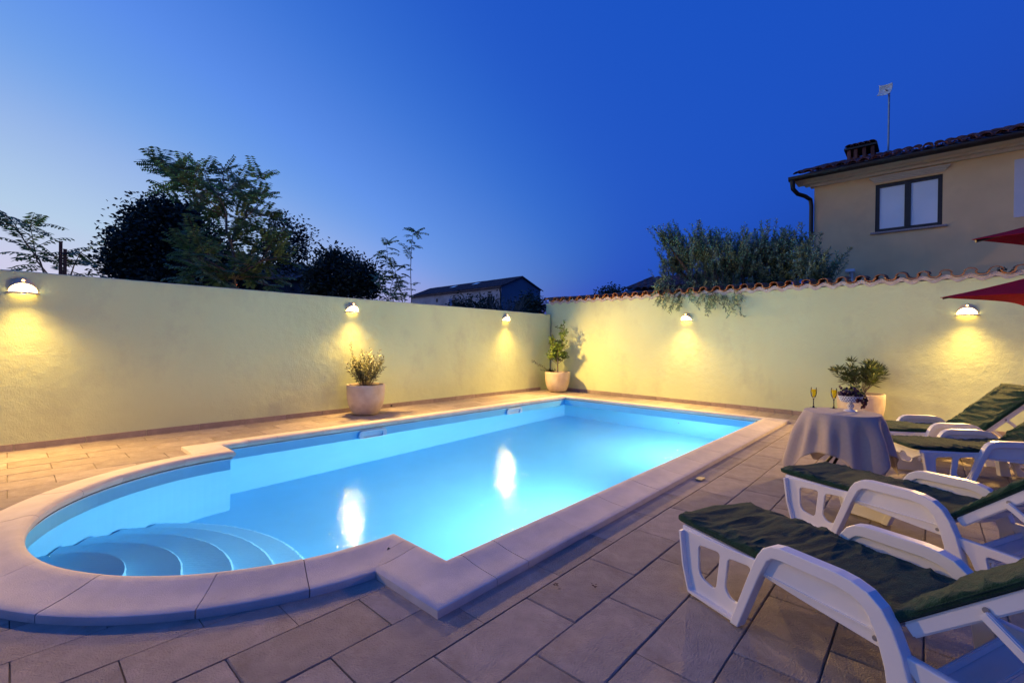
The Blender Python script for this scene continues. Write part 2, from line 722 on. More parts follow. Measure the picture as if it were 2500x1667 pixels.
joints = [1.83 - PX0, 2.10 - PX0]
s0 = 2.10 - PX0
while s0 + .605 < cum[1] - .35:
    s0 += .605
    joints.append(s0)
joints.append(cum[1] - .02)
n_ = 7
for k in range(1, n_):
    joints.append(cum[1] + .3 + (cum[2] - cum[1] - .6) * (k - 1) / (n_ - 2))
joints.append(cum[2] + .33)
s0 = cum[2] + .33
while s0 + .605 < cum[3] - .4:
    s0 += .605
    joints.append(s0)
joints.append(cum[3] - .3)
joints += [cum[3] + .22]
aS, aE = cum[4], cum[NO - 1]
for k in range(1, 10):
    joints.append(aS + (aE - aS) * (k + rnd.uniform(-.12, .12)) / 10)
joints += [cum[NO - 1] + .16, cum[NO - 1] + .28]
joints = sorted(joints)
for k in range(len(joints)):
    sA = joints[k] + .0022
    sB = (joints[(k + 1) % len(joints)] + (TOT if k == len(joints) - 1 else 0)) - .0022
    st = [(at_s(sA))]
    for i in range(2 * NO):
        cs = cum[i % NO] + (TOT if i >= NO else 0)
        if sA + 1e-4 < cs < sB - 1e-4:
            st.append((outline[i % NO], MIT[i % NO]))
    st.append(at_s(sB))
    dz = rnd.uniform(-.0012, .0012)
    mb = MB()
    npf = len(PROF)
    vs = [(p.x + nn.x * d, p.y + nn.y * d, z + dz * (z > .001)) for p, nn in st for d, z in PROF]
    fs = [(i * npf + j, i * npf + (j + 1) % npf, (i + 1) * npf + (j + 1) % npf, (i + 1) * npf + j) for i in range(len(st) - 1) for j in range(npf)]
    fs += [tuple(range(npf)), tuple((len(st) - 1) * npf + j for j in range(npf))[::-1]]
    mb.add(vs, fs)
    o = pchild(mb, 'coping_stone', M_coping)
    # smooth the long profile but keep the ends hard
    me = o.data
    for p in me.polygons:
        p.use_smooth = len(p.vertices) == 4
    me.set_sharp_from_angle(angle=R(35))
mb = MB()
oo = offs(.006)
o2 = offs(.30)
mb.add([(p.x, p.y, -.0065) for p in oo] + [(p.x, p.y, -.0065) for p in o2], [(i, (i + 1) % NO, NO + (i + 1) % NO, NO + i) for i in range(NO)])
pchild(mb, 'coping_mortar_bed', M_base, fix=False)

FLOOR, WATER = -1.53, -.14
wl = offs(.028)
mb = MB()
zs = [-.006, -.02, -.5, -1.0, FLOOR]
mb.add([(p.x, p.y, z) for z in zs for p in wl], [(a * NO + i, (a + 1) * NO + i, (a + 1) * NO + (i + 1) % NO, a * NO + (i + 1) % NO) for a in range(len(zs) - 1) for i in range(NO)])
pchild(mb, 'basin_wall', M_liner, fix=False)
mb = MB()
mb.add([(p.x, p.y, FLOOR) for p in wl], [tuple(range(NO))])
pchild(mb, 'basin_floor', M_liner, fix=False)
# liner rail under the coping
mb = MB()
r0 = offs(.027)
r1 = offs(.018)
mb.add([(p.x, p.y, z) for lst, z in ((r0, -.012), (r1, -.014), (r1, -.026), (r0, -.028)) for p in lst], [(a * NO + i, a * NO + (i + 1) % NO, (a + 1) * NO + (i + 1) % NO, (a + 1) * NO + i) for a in range(3) for i in range(NO)])
pchild(mb, 'liner_rail', mat('liner_rail_blue', (.45, .68, .88), .4, .03), fix=True)
# steps: nested round treads in the rounded end
M_step = mat('ribbed_step', (.27, .68, .92), .5, .03, 3)
nn_ = M_step.node_tree
wv = nn_.nodes.new('ShaderNodeTexWave')
wv.inputs['Scale'].default_value = 16
wv.inputs['Distortion'].default_value = .3
wv.bands_direction = 'DIAGONAL'
tcn = nn_.nodes.new('ShaderNodeTexCoord')
bpn = nn_.nodes.new('ShaderNodeBump')
bpn.inputs['Strength'].default_value = .07
bpn.inputs['Distance'].default_value = .01
nn_.links.new(tcn.outputs['Object'], wv.inputs['Vector'])
nn_.links.new(wv.outputs['Fac'], bpn.inputs['Height'])
nn_.links.new(bpn.outputs[0], nn_.nodes['Principled BSDF'].inputs['Normal'])
SC = Vector((.02, 4.19))
for k, (rk, zt) in enumerate(((.56, -.44), (.88, -.63), (1.20, -.82), (1.50, -1.02), (1.78, -1.24))):
    poly = []
    Rr = AR + .02
    for j in range(64):
        a = 2 * PI * j / 64
        p = SC + Vector((math.cos(a), math.sin(a))) * rk
        v = p - AC
        if v.length > Rr:
            v = v.normalized() * Rr
            p = AC + v
        poly.append((p.x, p.y))
    mb = MB()
    zb = FLOOR - .002 + .0005 * k
    n = len(poly)
    cxm = sum(p[0] for p in poly) / n
    cym = sum(p[1] for p in poly) / n
    ins = [(p[0] + (cxm - p[0]) * .02, p[1] + (cym - p[1]) * .02) for p in poly]
    mb.add([(x, y, zb) for x, y in poly] + [(x, y, zt - .02) for x, y in poly] + [(x, y, zt) for x, y in ins],
           [(i, (i + 1) % n, n + (i + 1) % n, n + i) for i in range(n)] + [(n + i, n + (i + 1) % n, 2 * n + (i + 1) % n, 2 * n + i) for i in range(n)] + [tuple(range(2 * n, 3 * n))])
    pchild(mb, 'step', M_step)
# skimmer mouths on the far long wall
for xs_ in (3.77, 7.0):
    o_ = [(-.23, -.075), (.23, -.075), (.23, .065), (-.23, .065)]
    me = poly_curve([roundpoly(o_, .06), roundpoly([(-.17, -.045), (.17, -.045), (.17, .04), (-.17, .04)][::-1], .03)], .012, .006)
    me.materials.clear()
    me.materials.append(M_skim)
    f = link('skimmer', me, pool, Matrix.Translation(Vector((xs_, PY1 + .028 - .02, -.10)) - PO) @ Matrix.Rotation(PI / 2, 4, 'X'))
    fl = MB().box((-.165, -.04, -.004), (.165, .035, .004)).build('skimmer_flap', M_skim, f)
    fl.matrix_local = Matrix.Translation((0, -.002, -.006)) @ Matrix.Rotation(.25, 4, 'X')
# underwater lamps on the near long wall
M_plens = emit('pool_lamp_lens', (.75, .9, 1), 4)
for xs_, pw in ((4.4, 225), (7.3, 165)):
    mb = MB().lathe([(.0, .0), (.10, .004), (.135, .0), (.14, -.02)], 28)
    o = mb.build('pool_lamp', M_plens, pool, True)
    o.matrix_local = Matrix.Translation(Vector((xs_, PY0 - .028 + .012, -.29)) - PO) @ Matrix.Rotation(-PI / 2, 4, 'X')
    L = bpy.data.lights.new('pool_lamp_light', 'AREA')
    L.shape = 'DISK'
    L.size = .24
    L.energy = pw
    L.color = (1.0, .98, .95)
    L.spread = R(175)
    lo = bpy.data.objects.new('pool_lamp_light', L)
    COL.objects.link(lo)
    lo.parent = pool
    lo.matrix_local = Matrix.Translation(Vector((xs_, PY0 + .03, -.29)) - PO) @ Matrix.Rotation(.6 if xs_ < 5 else 0, 4, 'Z') @ Matrix.Rotation(PI / 2 - .05, 4, 'X')

# --- water surface
M_water = bpy.data.materials.new('pool_water')
M_water.use_nodes = True
n = M_water.node_tree.nodes
l = M_water.node_tree.links
n.remove(n['Principled BSDF'])
tc = n.new('ShaderNodeTexCoord')
w1 = n.new('ShaderNodeTexNoise')
w1.inputs['Scale'].default_value = 20
w1.inputs['Detail'].default_value = 3
w1.inputs['Distortion'].default_value = .6
l.new(tc.outputs['Object'], w1.inputs['Vector'])
b1 = n.new('ShaderNodeBump')
b1.inputs['Strength'].default_value = .30
b1.inputs['Distance'].default_value = .014
l.new(w1.outputs[0], b1.inputs['Height'])
b2 = n.new('ShaderNodeBump')
b2.inputs['Strength'].default_value = .05
b2.inputs['Distance'].default_value = .012
l.new(w1.outputs[0], b2.inputs['Height'])
gl_ = n.new('ShaderNodeBsdfGlossy')
gl_.inputs['Roughness'].default_value = .0
gl_.inputs['Color'].default_value = (.11, .11, .11, 1)
l.new(b1.outputs[0], gl_.inputs['Normal'])
rf_ = n.new('ShaderNodeBsdfRefraction')
rf_.inputs['Color'].default_value = (.88, .98, 1, 1)
rf_.inputs['Roughness'].default_value = .012
rf_.inputs['IOR'].default_value = 1.333
l.new(b2.outputs[0], rf_.inputs['Normal'])
fr_ = n.new('ShaderNodeFresnel')
fr_.inputs['IOR'].default_value = 1.333
mx_ = n.new('ShaderNodeMixShader')
l.new(fr_.outputs[0], mx_.inputs[0])
l.new(rf_.outputs[0], mx_.inputs[1])
l.new(gl_.outputs[0], mx_.inputs[2])
l.new(mx_.outputs[0], n['Material Output'].inputs[0])
mb = MB()
wq = offs(.0279)
mb.add([(p.x, p.y, WATER) for p in wq], [tuple(range(NO))])
wo = mb.build('water', M_water, fix=False)
tag(wo, 'clear glowing blue pool water', kind='structure')

# --- garden walls
LWY = 7.84          # front face of the left wall
LWT = 2.09


def skew_x(y):      # front face of the right wall (slightly out of square)
    return 10.12 + (y - 1.8) * .033


gw = thing('garden_wall', 'plain topped yellow cream garden wall with three lamps beside the pool', 'wall', (2, LWY + .1, 0))
mb = MB()
N = 90
xa, xb = -7.6, 10.25
for k in range(N):
    x0 = xa + (xb - xa) * k / N
    x1 = xa + (xb - xa) * (k + 1) / N
    h0 = LWT + .006 * noise.noise(Vector((x0 * 3, 1, 0)))
    h1 = LWT + .006 * noise.noise(Vector((x1 * 3, 1, 0)))
    f = LWY
    bk = LWY + .22
    mb.add([(x0, f, -.02), (x1, f, -.02), (x1, f, h1 - .012), (x0, f, h0 - .012), (x0, f + .012, h0), (x1, f + .012, h1), (x1, bk, h1), (x0, bk, h0), (x0, bk, -.02), (x1, bk, -.02)],
           [(0, 1, 2, 3), (3, 2, 5, 4), (4, 5, 6, 7), (7, 6, 9, 8)])
mb.v = [(x - 2, y - LWY - .1, z) for x, y, z in mb.v]
mb.build('wall_body', M_wall, gw, True)
# skirting tiles
sk = MB().box((-.3025, -.012, -.012), (.3025, .006, .078)).build('skirting_tile', M_skirt, gw, bevel=.002)
x = .076 - .61 * 12 + .305
first = True
while x < 10.0:
    o = sk if first else link('skirting_tile', sk.data, gw)
    first = False
    o.location = (x - 2, -.1, rnd.uniform(-.002, .002))
    x += .61
mb = MB()
mb.box((-.014, -.026, .02), (.014, -.011, .05))
sp_ = mb.build('wall_outlet', M_black, gw)
sp_.location = (aty(898, 932, LWY).x - 2, -.1, 0)

gw2 = thing('garden_wall', 'cream garden wall capped with wavy orange clay tiles behind the sun loungers', 'wall', (10.12, 1.8, 0), -math.atan(.033))
# local: y along wall (rotated), x into wall
RWT = 2.40
mb = MB()
mb.box((0, -10, -.02), (.26, 6.25, RWT))
wb = mb.build('wall_body', M_wall, gw2)
mb = MB()
per = .272
yy = -9.9
nseg = 10
cols = int((6.2 + 9.9) / per)
# wavy mortar bed under the tiles
mv, mf = [], []
for k in range(cols * nseg + 1):
    y = yy + per * k / nseg
    w = math.cos(2 * PI * k / nseg)
    z = RWT + .055 + .030 * w
    jz = .012 * noise.noise(Vector((y * 9, 0, 0)))
    jx = .006 * noise.noise(Vector((y * 14, 3, 0)))
    mv += [(-.012 + jx, y, RWT - .015 + .03 * w + jz), (-.014 + jx, y, z), (.27, y, z + .03), (.27, y, RWT - .02)]
for k in range(cols * nseg):
    for j in range(3):
        mf.append((k * 4 + j, k * 4 + j + 1, k * 4 + 4 + j + 1, k * 4 + 4 + j))
mb.add(mv, mf)
mb.build('mortar_bed', M_mortar, gw2, True)


def barrel(rad, L, th, arch, seg=8, taper=.0, flat=1.0):
    """half-round tile lying along +x; arch=+1 cover, -1 pan"""
    mb = MB()

    def P(i, j):
        # ring of outer then inner points
        u = i
        n = seg + 1
        outer = j < n
        a = PI * (j if outer else (2 * n - 1 - j)) / seg
        r = rad * (1 - taper * u) - (0 if outer else th)
        return (u * L, -r * math.cos(a), arch * r * flat * math.sin(a))
    mb.grid(P, 2, 2 * (seg + 1), cv=True)
    n2 = 2 * (seg + 1)
    mb.f += [tuple(range(n2))[::-1], tuple(range(n2, 2 * n2))]
    return mb


pan = barrel(.082, .50, .016, -1, flat=.75).build('pan_tile', M_tilep, gw2, True)
cov = barrel(.080, .50, .016, 1, flat=.72).build('cover_tile', M_tile, gw2, True)
fp = fc = True
for k in range(cols):
    yc = yy + per * (k + .5)
    yv = yc
    Mx = Matrix.Translation((-.085 + rnd.uniform(-.012, .012), yv + rnd.uniform(-.008, .008), RWT + .098 + rnd.uniform(-.004, .004))) @ Matrix.Rotation(R(-7) + rnd.uniform(-.02, .02), 4, 'Y') @ Matrix.Rotation(rnd.uniform(-.03, .03), 4, 'Z')
    o = pan if fp else link('pan_tile', pan.data, gw2)
    fp = False
    o.matrix_local = Mx
    Mx = Matrix.Translation((-.072 + rnd.uniform(-.014, .014), yv + per / 2 + rnd.uniform(-.008, .008), RWT + .098 + rnd.uniform(-.004, .004))) @ Matrix.Rotation(R(-7) + rnd.uniform(-.02, .02), 4, 'Y') @ Matrix.Rotation(rnd.uniform(-.03, .03), 4, 'Z')
    o = cov if fc else link('cover_tile', cov.data, gw2)
    fc = False
    o.matrix_local = Mx
# skirting
sk = MB().box((-.012, -.152, -.012), (.006, .152, .078)).build('skirting_tile', M_skirt, gw2, bevel=.002)
y = -9.3
first = True
while y < 5.9:
    o = sk if first else link('skirting_tile', sk.data, gw2)
    first = False
    o.location = (0, y, rnd.uniform(-.002, .002))
    y += .308

# ================================================================== WALL LAMPS
LAMPC = (1.0, .58, .15)
LAMPW = 720
M_lglass = emit('lamp_glass', (1.0, .74, .36), 9)
M_lunder = emit('lamp_under_glass', LAMPC, 8)
M_lslot = emit('lamp_slot', LAMPC, 14)


def make_lamp(label):
    t = thing('wall_lamp', label, 'wall lamp', group='half-dome wall lamps around the pool')
    a_, d_, h_ = .122, .115, .165

    def S(th, ph, k=1.0):
        return (a_ * k * math.cos(th), d_ * k * math.sin(th) * math.sin(ph), h_ * k * math.sin(th) * math.cos(ph))
    pm = R(52)
    mb = MB()
    nu, nv = 25, 9
    mb.grid(lambda i, j: S(PI * i / (nu - 1), pm * j / (nv - 1)), nu, nv)
    mb.grid(lambda i, j: S(PI * i / (nu - 1), pm * j / (nv - 1), .95), nu, nv)
    mb.grid(lambda i, j: S(PI * i / (nu - 1), pm, 1 - .05 * j), nu, 2)
    mb.build('hood', M_lampmetal, t, True)
    mb = MB()
    mb.grid(lambda i, j: S(PI * i / (nu - 1), pm + (PI / 2 - pm) * j / 6, .965), nu, 7)
    g = mb.build('lamp_glass', M_lglass, t, True)
    # rim under the hood: a flat half ring
    n = 20
    outer = [(.135 * math.cos(PI * k / n), .128 * math.sin(PI * k / n)) for k in range(n + 1)]
    inner = [(.105 * math.cos(PI * k / n), .095 * math.sin(PI * k / n)) for k in range(n + 1)]
    mb = MB()
    m = n + 1
    mb.add([(x, y, 0) for x, y in outer] + [(x, y, 0) for x, y in inner] + [(x, y, -.022) for x, y in outer] + [(x, y, -.022) for x, y in inner],
           [f for k in range(n) for f in ((k, k + 1, m + k + 1, m + k), (2 * m + k, 3 * m + k, 3 * m + k + 1, 2 * m + k + 1), (k, 2 * m + k, 2 * m + k + 1, k + 1), (m + k, m + k + 1, 3 * m + k + 1, 3 * m + k))])
    mb.build('rim', M_lampbase, t)
    mb = MB()
    mb.add([(x, y, -.004) for x, y in inner], [tuple(range(m))[::-1]])
    mb.build('under_glass', M_lunder, t, fix=False)
    mb = MB()
    mb.box((-.011, -.004, -.013), (.011, .004, .013))
    sl = mb.build('light_slot', M_lslot, t, bevel=.003)
    p = S(PI / 2, R(36), 1.0)
    sl.matrix_local = Matrix.Translation(p) @ Matrix.Rotation(R(40), 4, 'X')
    L = bpy.data.lights.new('lamp_light', 'SPOT')
    L.energy = LAMPW
    L.color = LAMPC
    L.spot_size = R(172)
    L.spot_blend = 1.0
    L.shadow_soft_size = .09
    lo = bpy.data.objects.new('lamp_light', L)
    COL.objects.link(lo)
    lo.parent = t
    lo.matrix_local = Matrix.Translation((0, .115, -.07)) @ Matrix.Rotation(R(60), 4, 'X')
    return t


lamp0 = make_lamp('half-dome lamp on the plain topped wall above the bare stretch of wall')
specs = [((aty(53, 671, LWY).x, LWY, 1.842), PI, 'half-dome lamp on the plain topped wall, farthest from the corner'),
         ((aty(808, 717, LWY).x, LWY, 1.842), PI, 'half-dome lamp on the plain topped wall above the potted rosemary'),
         ((aty(1161, 738, LWY).x, LWY, 1.842), PI, 'half-dome lamp on the plain topped wall near the corner tree')]
for px, py, lab in ((1577, 735, 'half-dome lamp on the tile-capped wall below the olive branches'), (2221, 726, 'half-dome lamp on the tile-capped wall beside the red parasol')):
    p = atx(px, py, 10.15)
    for _ in range(3):
        p = atx(px, py, skew_x(p.y))
    specs.append(((p.x, p.y, 1.842), PI / 2 + -math.atan(.033), lab))
for i, (loc, rz, lab) in enumerate(specs):
    o = lamp0 if i == 0 else copy_tree(lamp0)
    o.location = loc
    o.rotation_euler.z = rz
    o['label'] = lab

# ================================================================== LOUNGERS
def xz_mesh(me, M_):
    me.transform(M_)
    return me


def make_lounger():
    t = thing('sun_lounger', 'white resin sun lounger', 'sun lounger', group='white sun loungers beside the pool')
    HW = .305
    XZ = Matrix(((1, 0, 0, 0), (0, 0, -1, 0), (0, 1, 0, 0), (0, 0, 0, 1)))   # xy -> xz
    front = roundpoly([(-.062, .30), (-.058, .285), (-.035, .13), (.004, .002), (.292, .002), (.405, .31), (.41, .335), (.25, .325), (-.06, .312)], .02)
    h1 = roundpoly([(.045, .272), (.192, .288), (.170, .10), (.150, .082), (.075, .098), (.05, .13)], .03)
    h2 = roundpoly([(.232, .282), (.362, .296), (.368, .25), (.315, .10), (.285, .078), (.245, .086), (.215, .12)], .03)
    hump = [(.285, 0), (.318, 0), (.425, .285), (.447, .335), (.465, .375), (.49, .398), (.52, .405), (.76, .410), (.815, .402), (.85, .385), (.876, .355), (.905, .29), (.93, .20), (.955, 0), (1.035, 0), (1.0, .17), (.975, .27), (.945, .345), (.912, .398), (.868, .433), (.815, .450), (.76, .456), (.53, .452), (.487, .443), (.45, .418), (.425, .38), (.405, .335)]
    flap = [(.425, .285), (.447, .335), (.465, .375), (.49, .40), (.52, .407), (.76, .412), (.815, .404), (.85, .387), (.876, .357), (.905, .29), (.918, .245), (.60, .268)]
    rear = roundpoly([(.96, .262), (1.45, .235), (1.47, .21), (1.40, .002), (1.10, .002), (1.03, .18)], .02)
    r1 = roundpoly([(1.09, .215), (1.22, .208), (1.205, .07), (1.185, .045), (1.145, .045), (1.115, .08)], .03)
    r2 = roundpoly([(1.265, .206), (1.39, .20), (1.345, .06), (1.32, .045), (1.285, .05), (1.262, .08)], .03)
    for sgn in (-1, 1):
        y = sgn * HW
        me = poly_curve([front, h1[::-1], h2[::-1]], .004, .004)
        me.materials.clear()
        me.materials.append(M_plastic)
        o = link('front_leg_panel', xz_mesh(me, XZ), t)
        o.location.y = y - sgn * .012
        # flange round the front panel
        mb = MB()
        path = [(-.066, .31), (-.062, .285), (-.038, .13), (-.003, .022), (.002, .004), (.015, 0), (.29, 0)]
        inn = [(-.046, .31), (-.044, .285), (-.022, .13), (.010, .028), (.014, .020), (.022, .016), (.29, .016)]
        ya, yb = y - sgn * .022, y + sgn * .024
        m = len(path)
        mb.add([(a, ya, b) for a, b in path] + [(a, yb, b) for a, b in path] + [(a, ya, b) for a, b in inn] + [(a, yb, b) for a, b in inn],
               [f for k in range(m - 1) for f in ((k, k + 1, m + k + 1, m + k), (2 * m + k, 3 * m + k, 3 * m + k + 1, 2 * m + k + 1), (m + k, m + k + 1, 3 * m + k + 1, 3 * m + k), (k, 2 * m + k, 2 * m + k + 1, k + 1))] + [(0, m, 3 * m, 2 * m), (m - 1, 3 * m - 1, 4 * m - 1, 2 * m - 1)])
        mb.build('front_leg', M_plastic, t, bevel=.003)
        me = poly_curve([hump], .024, .005)
        me.materials.clear()
        me.materials.append(M_plastic)
        o = link('armrest', xz_mesh(me, XZ), t)
        o.location.y = y + sgn * .002
        for p in o.data.polygons:
            p.use_smooth = False
        me = poly_curve([flap], .003, .002)
        me.materials.clear()
        me.materials.append(M_plastic)
        o = link('arm_panel', xz_mesh(me, XZ), t)
        o.location.y = y - sgn * .006
        mb = MB()
        mb.box((.44, y - .009, .296), (.90, y + .009, .301))
        o = mb.build('arm_panel_ridge', M_plastic, o)
        o.location.y = -(y - sgn * .006)
        me = poly_curve([rear, r1[::-1], r2[::-1]], .014, .004)
        me.materials.clear()
        me.materials.append(M_plastic)
        o = link('rear_leg_panel', xz_mesh(me, XZ), t)
        o.location.y = y - sgn * .01
        # side rail of the seat
        mb = MB().box((-.075, y - .018 - sgn * .03, .292), (.93, y + .018 - sgn * .03, .33))
        mb.build('seat_rail', M_plastic, t, bevel=.005)
        # back frame rail and its prop
        ba = R(42)
        mb = MB()
        mb.box((0, -.016, -.028), (.80, .016, .022))
        o = mb.build('back_rail', M_plastic, t, bevel=.006)
        o.matrix_local = Matrix.Translation((.963, y - sgn * .05, .339)) @ Matrix.Rotation(-ba, 4, 'Y')
        mb = MB().box((-.005, -.011, -.015), (.43, .011, .015))
        o = mb.build('back_prop', M_plastic, t, bevel=.004)
        o.matrix_local = Matrix.Translation((1.17, y - sgn * .045 + sgn * .028, .51)) @ Matrix.Rotation(R(39.5), 4, 'Y')
        for (sx, sz, yo) in ((.886, .275, .009), (1.168, .52, .0)):
            mb = MB().lathe([(0, .0035), (.009, .003), (.010, 0)], 14)
            o = mb.build('screw_cap', M_steel, t)
            o.matrix_local = Matrix.Translation((sx, y + sgn * (yo if yo else -.03), sz)) @ Matrix.Rotation(-sgn * PI / 2, 4, 'X')
    # seat slats
    sl = MB().box((-.027, -.27, -.008), (.027, .27, .008)).build('seat_slat', M_plastic, t, bevel=.004)
    for k in range(15):
        o = sl if k == 0 else link('seat_slat', sl.data, t)
        o.location = (-.04 + .067 * k, 0, .318)
    bs = MB()
    bs.grid(lambda i, j: ((-.03 if j < 1 or j > 2 else .03), -.25 + .5 * i / 12, (-.035 * math.sin(PI * i / 12)) + (.006 if j in (0, 2) else -.006) * (1 if j < 2 else -1)), 13, 4, cv=True)
    bs = MB()
    nseg = 12

    def bp_(i, j):
        yv = -.25 + .5 * i / nseg
        sag = -.035 * math.sin(PI * i / nseg)
        return ((-.03, .03, .03, -.03)[j], yv, sag + (-.006, -.006, .006, .006)[j])
    bs.grid(bp_, nseg + 1, 4, cv=True)
    b0 = bs.build('back_slat', M_plastic, t, True)
    for k in range(10):
        o = b0 if k == 0 else link('back_slat', b0.data, t)
        d = .05 + .078 * k
        o.matrix_local = Matrix.Translation((.963 + d * math.cos(R(42)), 0, .339 + d * math.sin(R(42)))) @ Matrix.Rotation(-R(42), 4, 'Y')
    # foot bar, cross bars
    me = poly_curve([roundpoly([(-.285, .31), (.285, .31), (.285, .275), (.23, .262), (.16, .225), (.06, .225), (.03, .262), (-.03, .262), (-.06, .225), (-.16, .225), (-.23, .262), (-.285, .275)], .02)], .007, .003)
    me.materials.clear()
    me.materials.append(M_plastic)
    me.transform(Matrix(((0, 0, 1, 0), (1, 0, 0, 0), (0, 1, 0, 0), (0, 0, 0, 1))))
    o = link('foot_bar', me, t)
    o.location.x = -.055
    mb = MB().box((1.02, -.29, .175), (1.12, .29, .19)).box((1.02, -.29, .19), (1.032, .29, .225)).box((1.108, -.29, .13), (1.12, .29, .175))
    mb.build('cross_bar', M_plastic, t, bevel=.004)
    mb = MB().box((1.40, -.29, .195), (1.45, .29, .232))
    mb.build('cross_bar', M_plastic, t, bevel=.004)
    return t


def make_cushion(seed, label):
    c = thing('lounger_cushion', label, 'cushion', group='dark green lounger cushions')
    hw, th = .282, .044
    ba = R(42)
    z0 = .327 + th / 2
    # centre line: foot overhang, seat, fold, back
    L1, L2 = 1.045, .80
    x_in = -.135
    nu, nv = 150, 56
    off = Vector((seed * 13.7, seed * 5.1, 0))

    def centre(u):
        # arc length u -> pos, tangent
        rf = .07
        bend = .91
        s1 = bend - x_in - rf * math.tan(ba / 2)
        arc = rf * ba
        if u < s1:
            return Vector((x_in + u, 0, z0)), 0.
        if u < s1 + arc:
            a = (u - s1) / rf
            return Vector((x_in + s1 + rf * math.sin(a), 0, z0 + rf * (1 - math.cos(a)))), a
        d = u - s1 - arc
        return Vector((x_in + s1 + rf * math.sin(ba) + d * math.cos(ba), 0, z0 + rf * (1 - math.cos(ba)) + d * math.sin(ba))), ba
    LT = L1 + L2

    def P(i, j):
        u = LT * i / (nu - 1)
        e = min(1, min(u, LT - u) / .05)
        e = math.sqrt(max(0, 1 - (1 - e) ** 2))
        p, a = centre(u)
        an = 2 * PI * j / nv
        ca, sa = math.cos(an), math.sin(an)
        w = hw * (.93 + .07 * e)
        y = w * math.copysign(abs(ca) ** .28, ca)
        h = th / 2 * math.copysign(abs(sa) ** .55, sa) * (.25 + .75 * e)
        N_ = Vector((-math.sin(a), 0, math.cos(a)))
        q = Vector((u * 3.1, y * 5.0, 0)) + off
        wr = 0
        if sa > -.2:
            # long soft creases across, plus finer folds
            q1 = Vector((u * 5 + y * 4 + .5 * noise.noise(q * .8), y * 1.6, .3)) + off
            r1 = 1 - abs(noise.noise(q1 * 1.25))
            r2 = 1 - abs(noise.noise(Vector((u * 14 - y * 9, y * 7 + u * 3, 2)) + off))
            mask = .5 + .5 * noise.noise(Vector((u * 2.2, y * 2.5, 7)) + off)
            wr = .026 * (r1 ** 6) * mask + .013 * (r2 ** 5) * (.45 + .55 * mask) - .005
            wr += .007 * noise.noise(Vector((u * 2.0, y * 3.0, 5)) + off)
        else:
            wr = -.002
        ed = .006 * noise.noise(Vector((u * 7, an, 1)) + off)
        y += ed
        return p + Vector((0, y, 0)) + N_ * (h + wr)
    mb = MB()
    mb.grid(P, nu, nv, cv=True)
    mb.f += [tuple(range(nv)), tuple((nu - 1) * nv + k for k in range(nv))[::-1]]
    mb.build('cushion_cover', M_green, c, True)
    # piped seam along both edges
    for sg in (-1, 1):
        pts = []
        for i in range(0, 60):
            u = .03 + (LT - .06) * i / 59
            p, a = centre(u)
            e = min(1, min(u, LT - u) / .05)
            pts.append(p + Vector((0, sg * (hw * (.93 + .07 * e) + .0005 + .004 * noise.noise(Vector((u * 7, sg * 3, 1)) + off)), .003 * noise.noise(Vector((u * 5, sg, 9)) + off))))
        MB().tube(pts, .0035, 5).build('piping', M_green, c, True)
    # tie strap
    MB().box((.10, -hw - .004, .318), (.118, -hw + .03, .326)).build('tie', M_white, c)
    return c


LG = make_lounger()
lspec = [((2.775, .815), -113.6, 'white resin sun lounger with a back leg panel nearest the open terrace, standing next to the long coping', 'dark green velour cushion with many creases, on the lounger farthest from the tile-capped wall'),
         ((4.30, .615), -115.0, 'white resin sun lounger directly in front of the round table', 'dark green velour cushion, on the lounger directly in front of the round table'),
         ((6.235, .115), -61, 'white resin sun lounger beside the round table, facing the pool at a slant', 'dark green velour cushion lit warm on top, on the lounger beside the round table'),
         ((7.20, .49), -61, 'white resin sun lounger standing closest to the tile-capped wall', 'dark green velour cushion, on the lounger closest to the tile-capped wall')]
lspec[0] = (lspec[0][0], lspec[0][1], 'white resin sun lounger farthest from the tile-capped wall, out on the open pavers', lspec[0][3])
for i, ((x, y), a, lab, cl) in enumerate(lspec):
    o = LG if i == 0 else copy_tree(LG)
    o.location = (x, y, .012)
    o.rotation_euler.z = R(a)
    o['label'] = lab
    c = make_cushion(i + 1, cl)
    c.location = (x, y, .012)
    c.rotation_euler.z = R(a)

# ================================================================== TABLE
TC = Vector((5.416, .606, .012))
TR_, TZ = .305, .69
tb = thing('round_table', 'small round table with crossed dark legs under the mauve cloth', 'table', TC, 0)
MB().lathe([(0, TZ - .025), (TR_ - .012, TZ - .025), (TR_ - .006, TZ - .0125), (TR_ - .012, TZ - .002), (0, TZ - .002)], 40).build('table_top', M_wood, tb)
for k in range(4):
    a = PI / 4 + k * PI / 2 + .3
    b_ = a + PI
    MB().tube([(.26 * math.cos(a), .26 * math.sin(a), 0), (.02 * math.cos(a + 1.2), .02 * math.sin(a + 1.2), .34), (.22 * math.cos(b_), .22 * math.sin(b_), TZ - .026)], .013, 8).build('leg', M_black, tb, True)
cl = thing('tablecloth', 'mauve grey linen cloth draped over the small round table', 'tablecloth', TC, 0)
cm = MB()
NT, NR = 220, 30
ta = R(-12)
SQ = .665


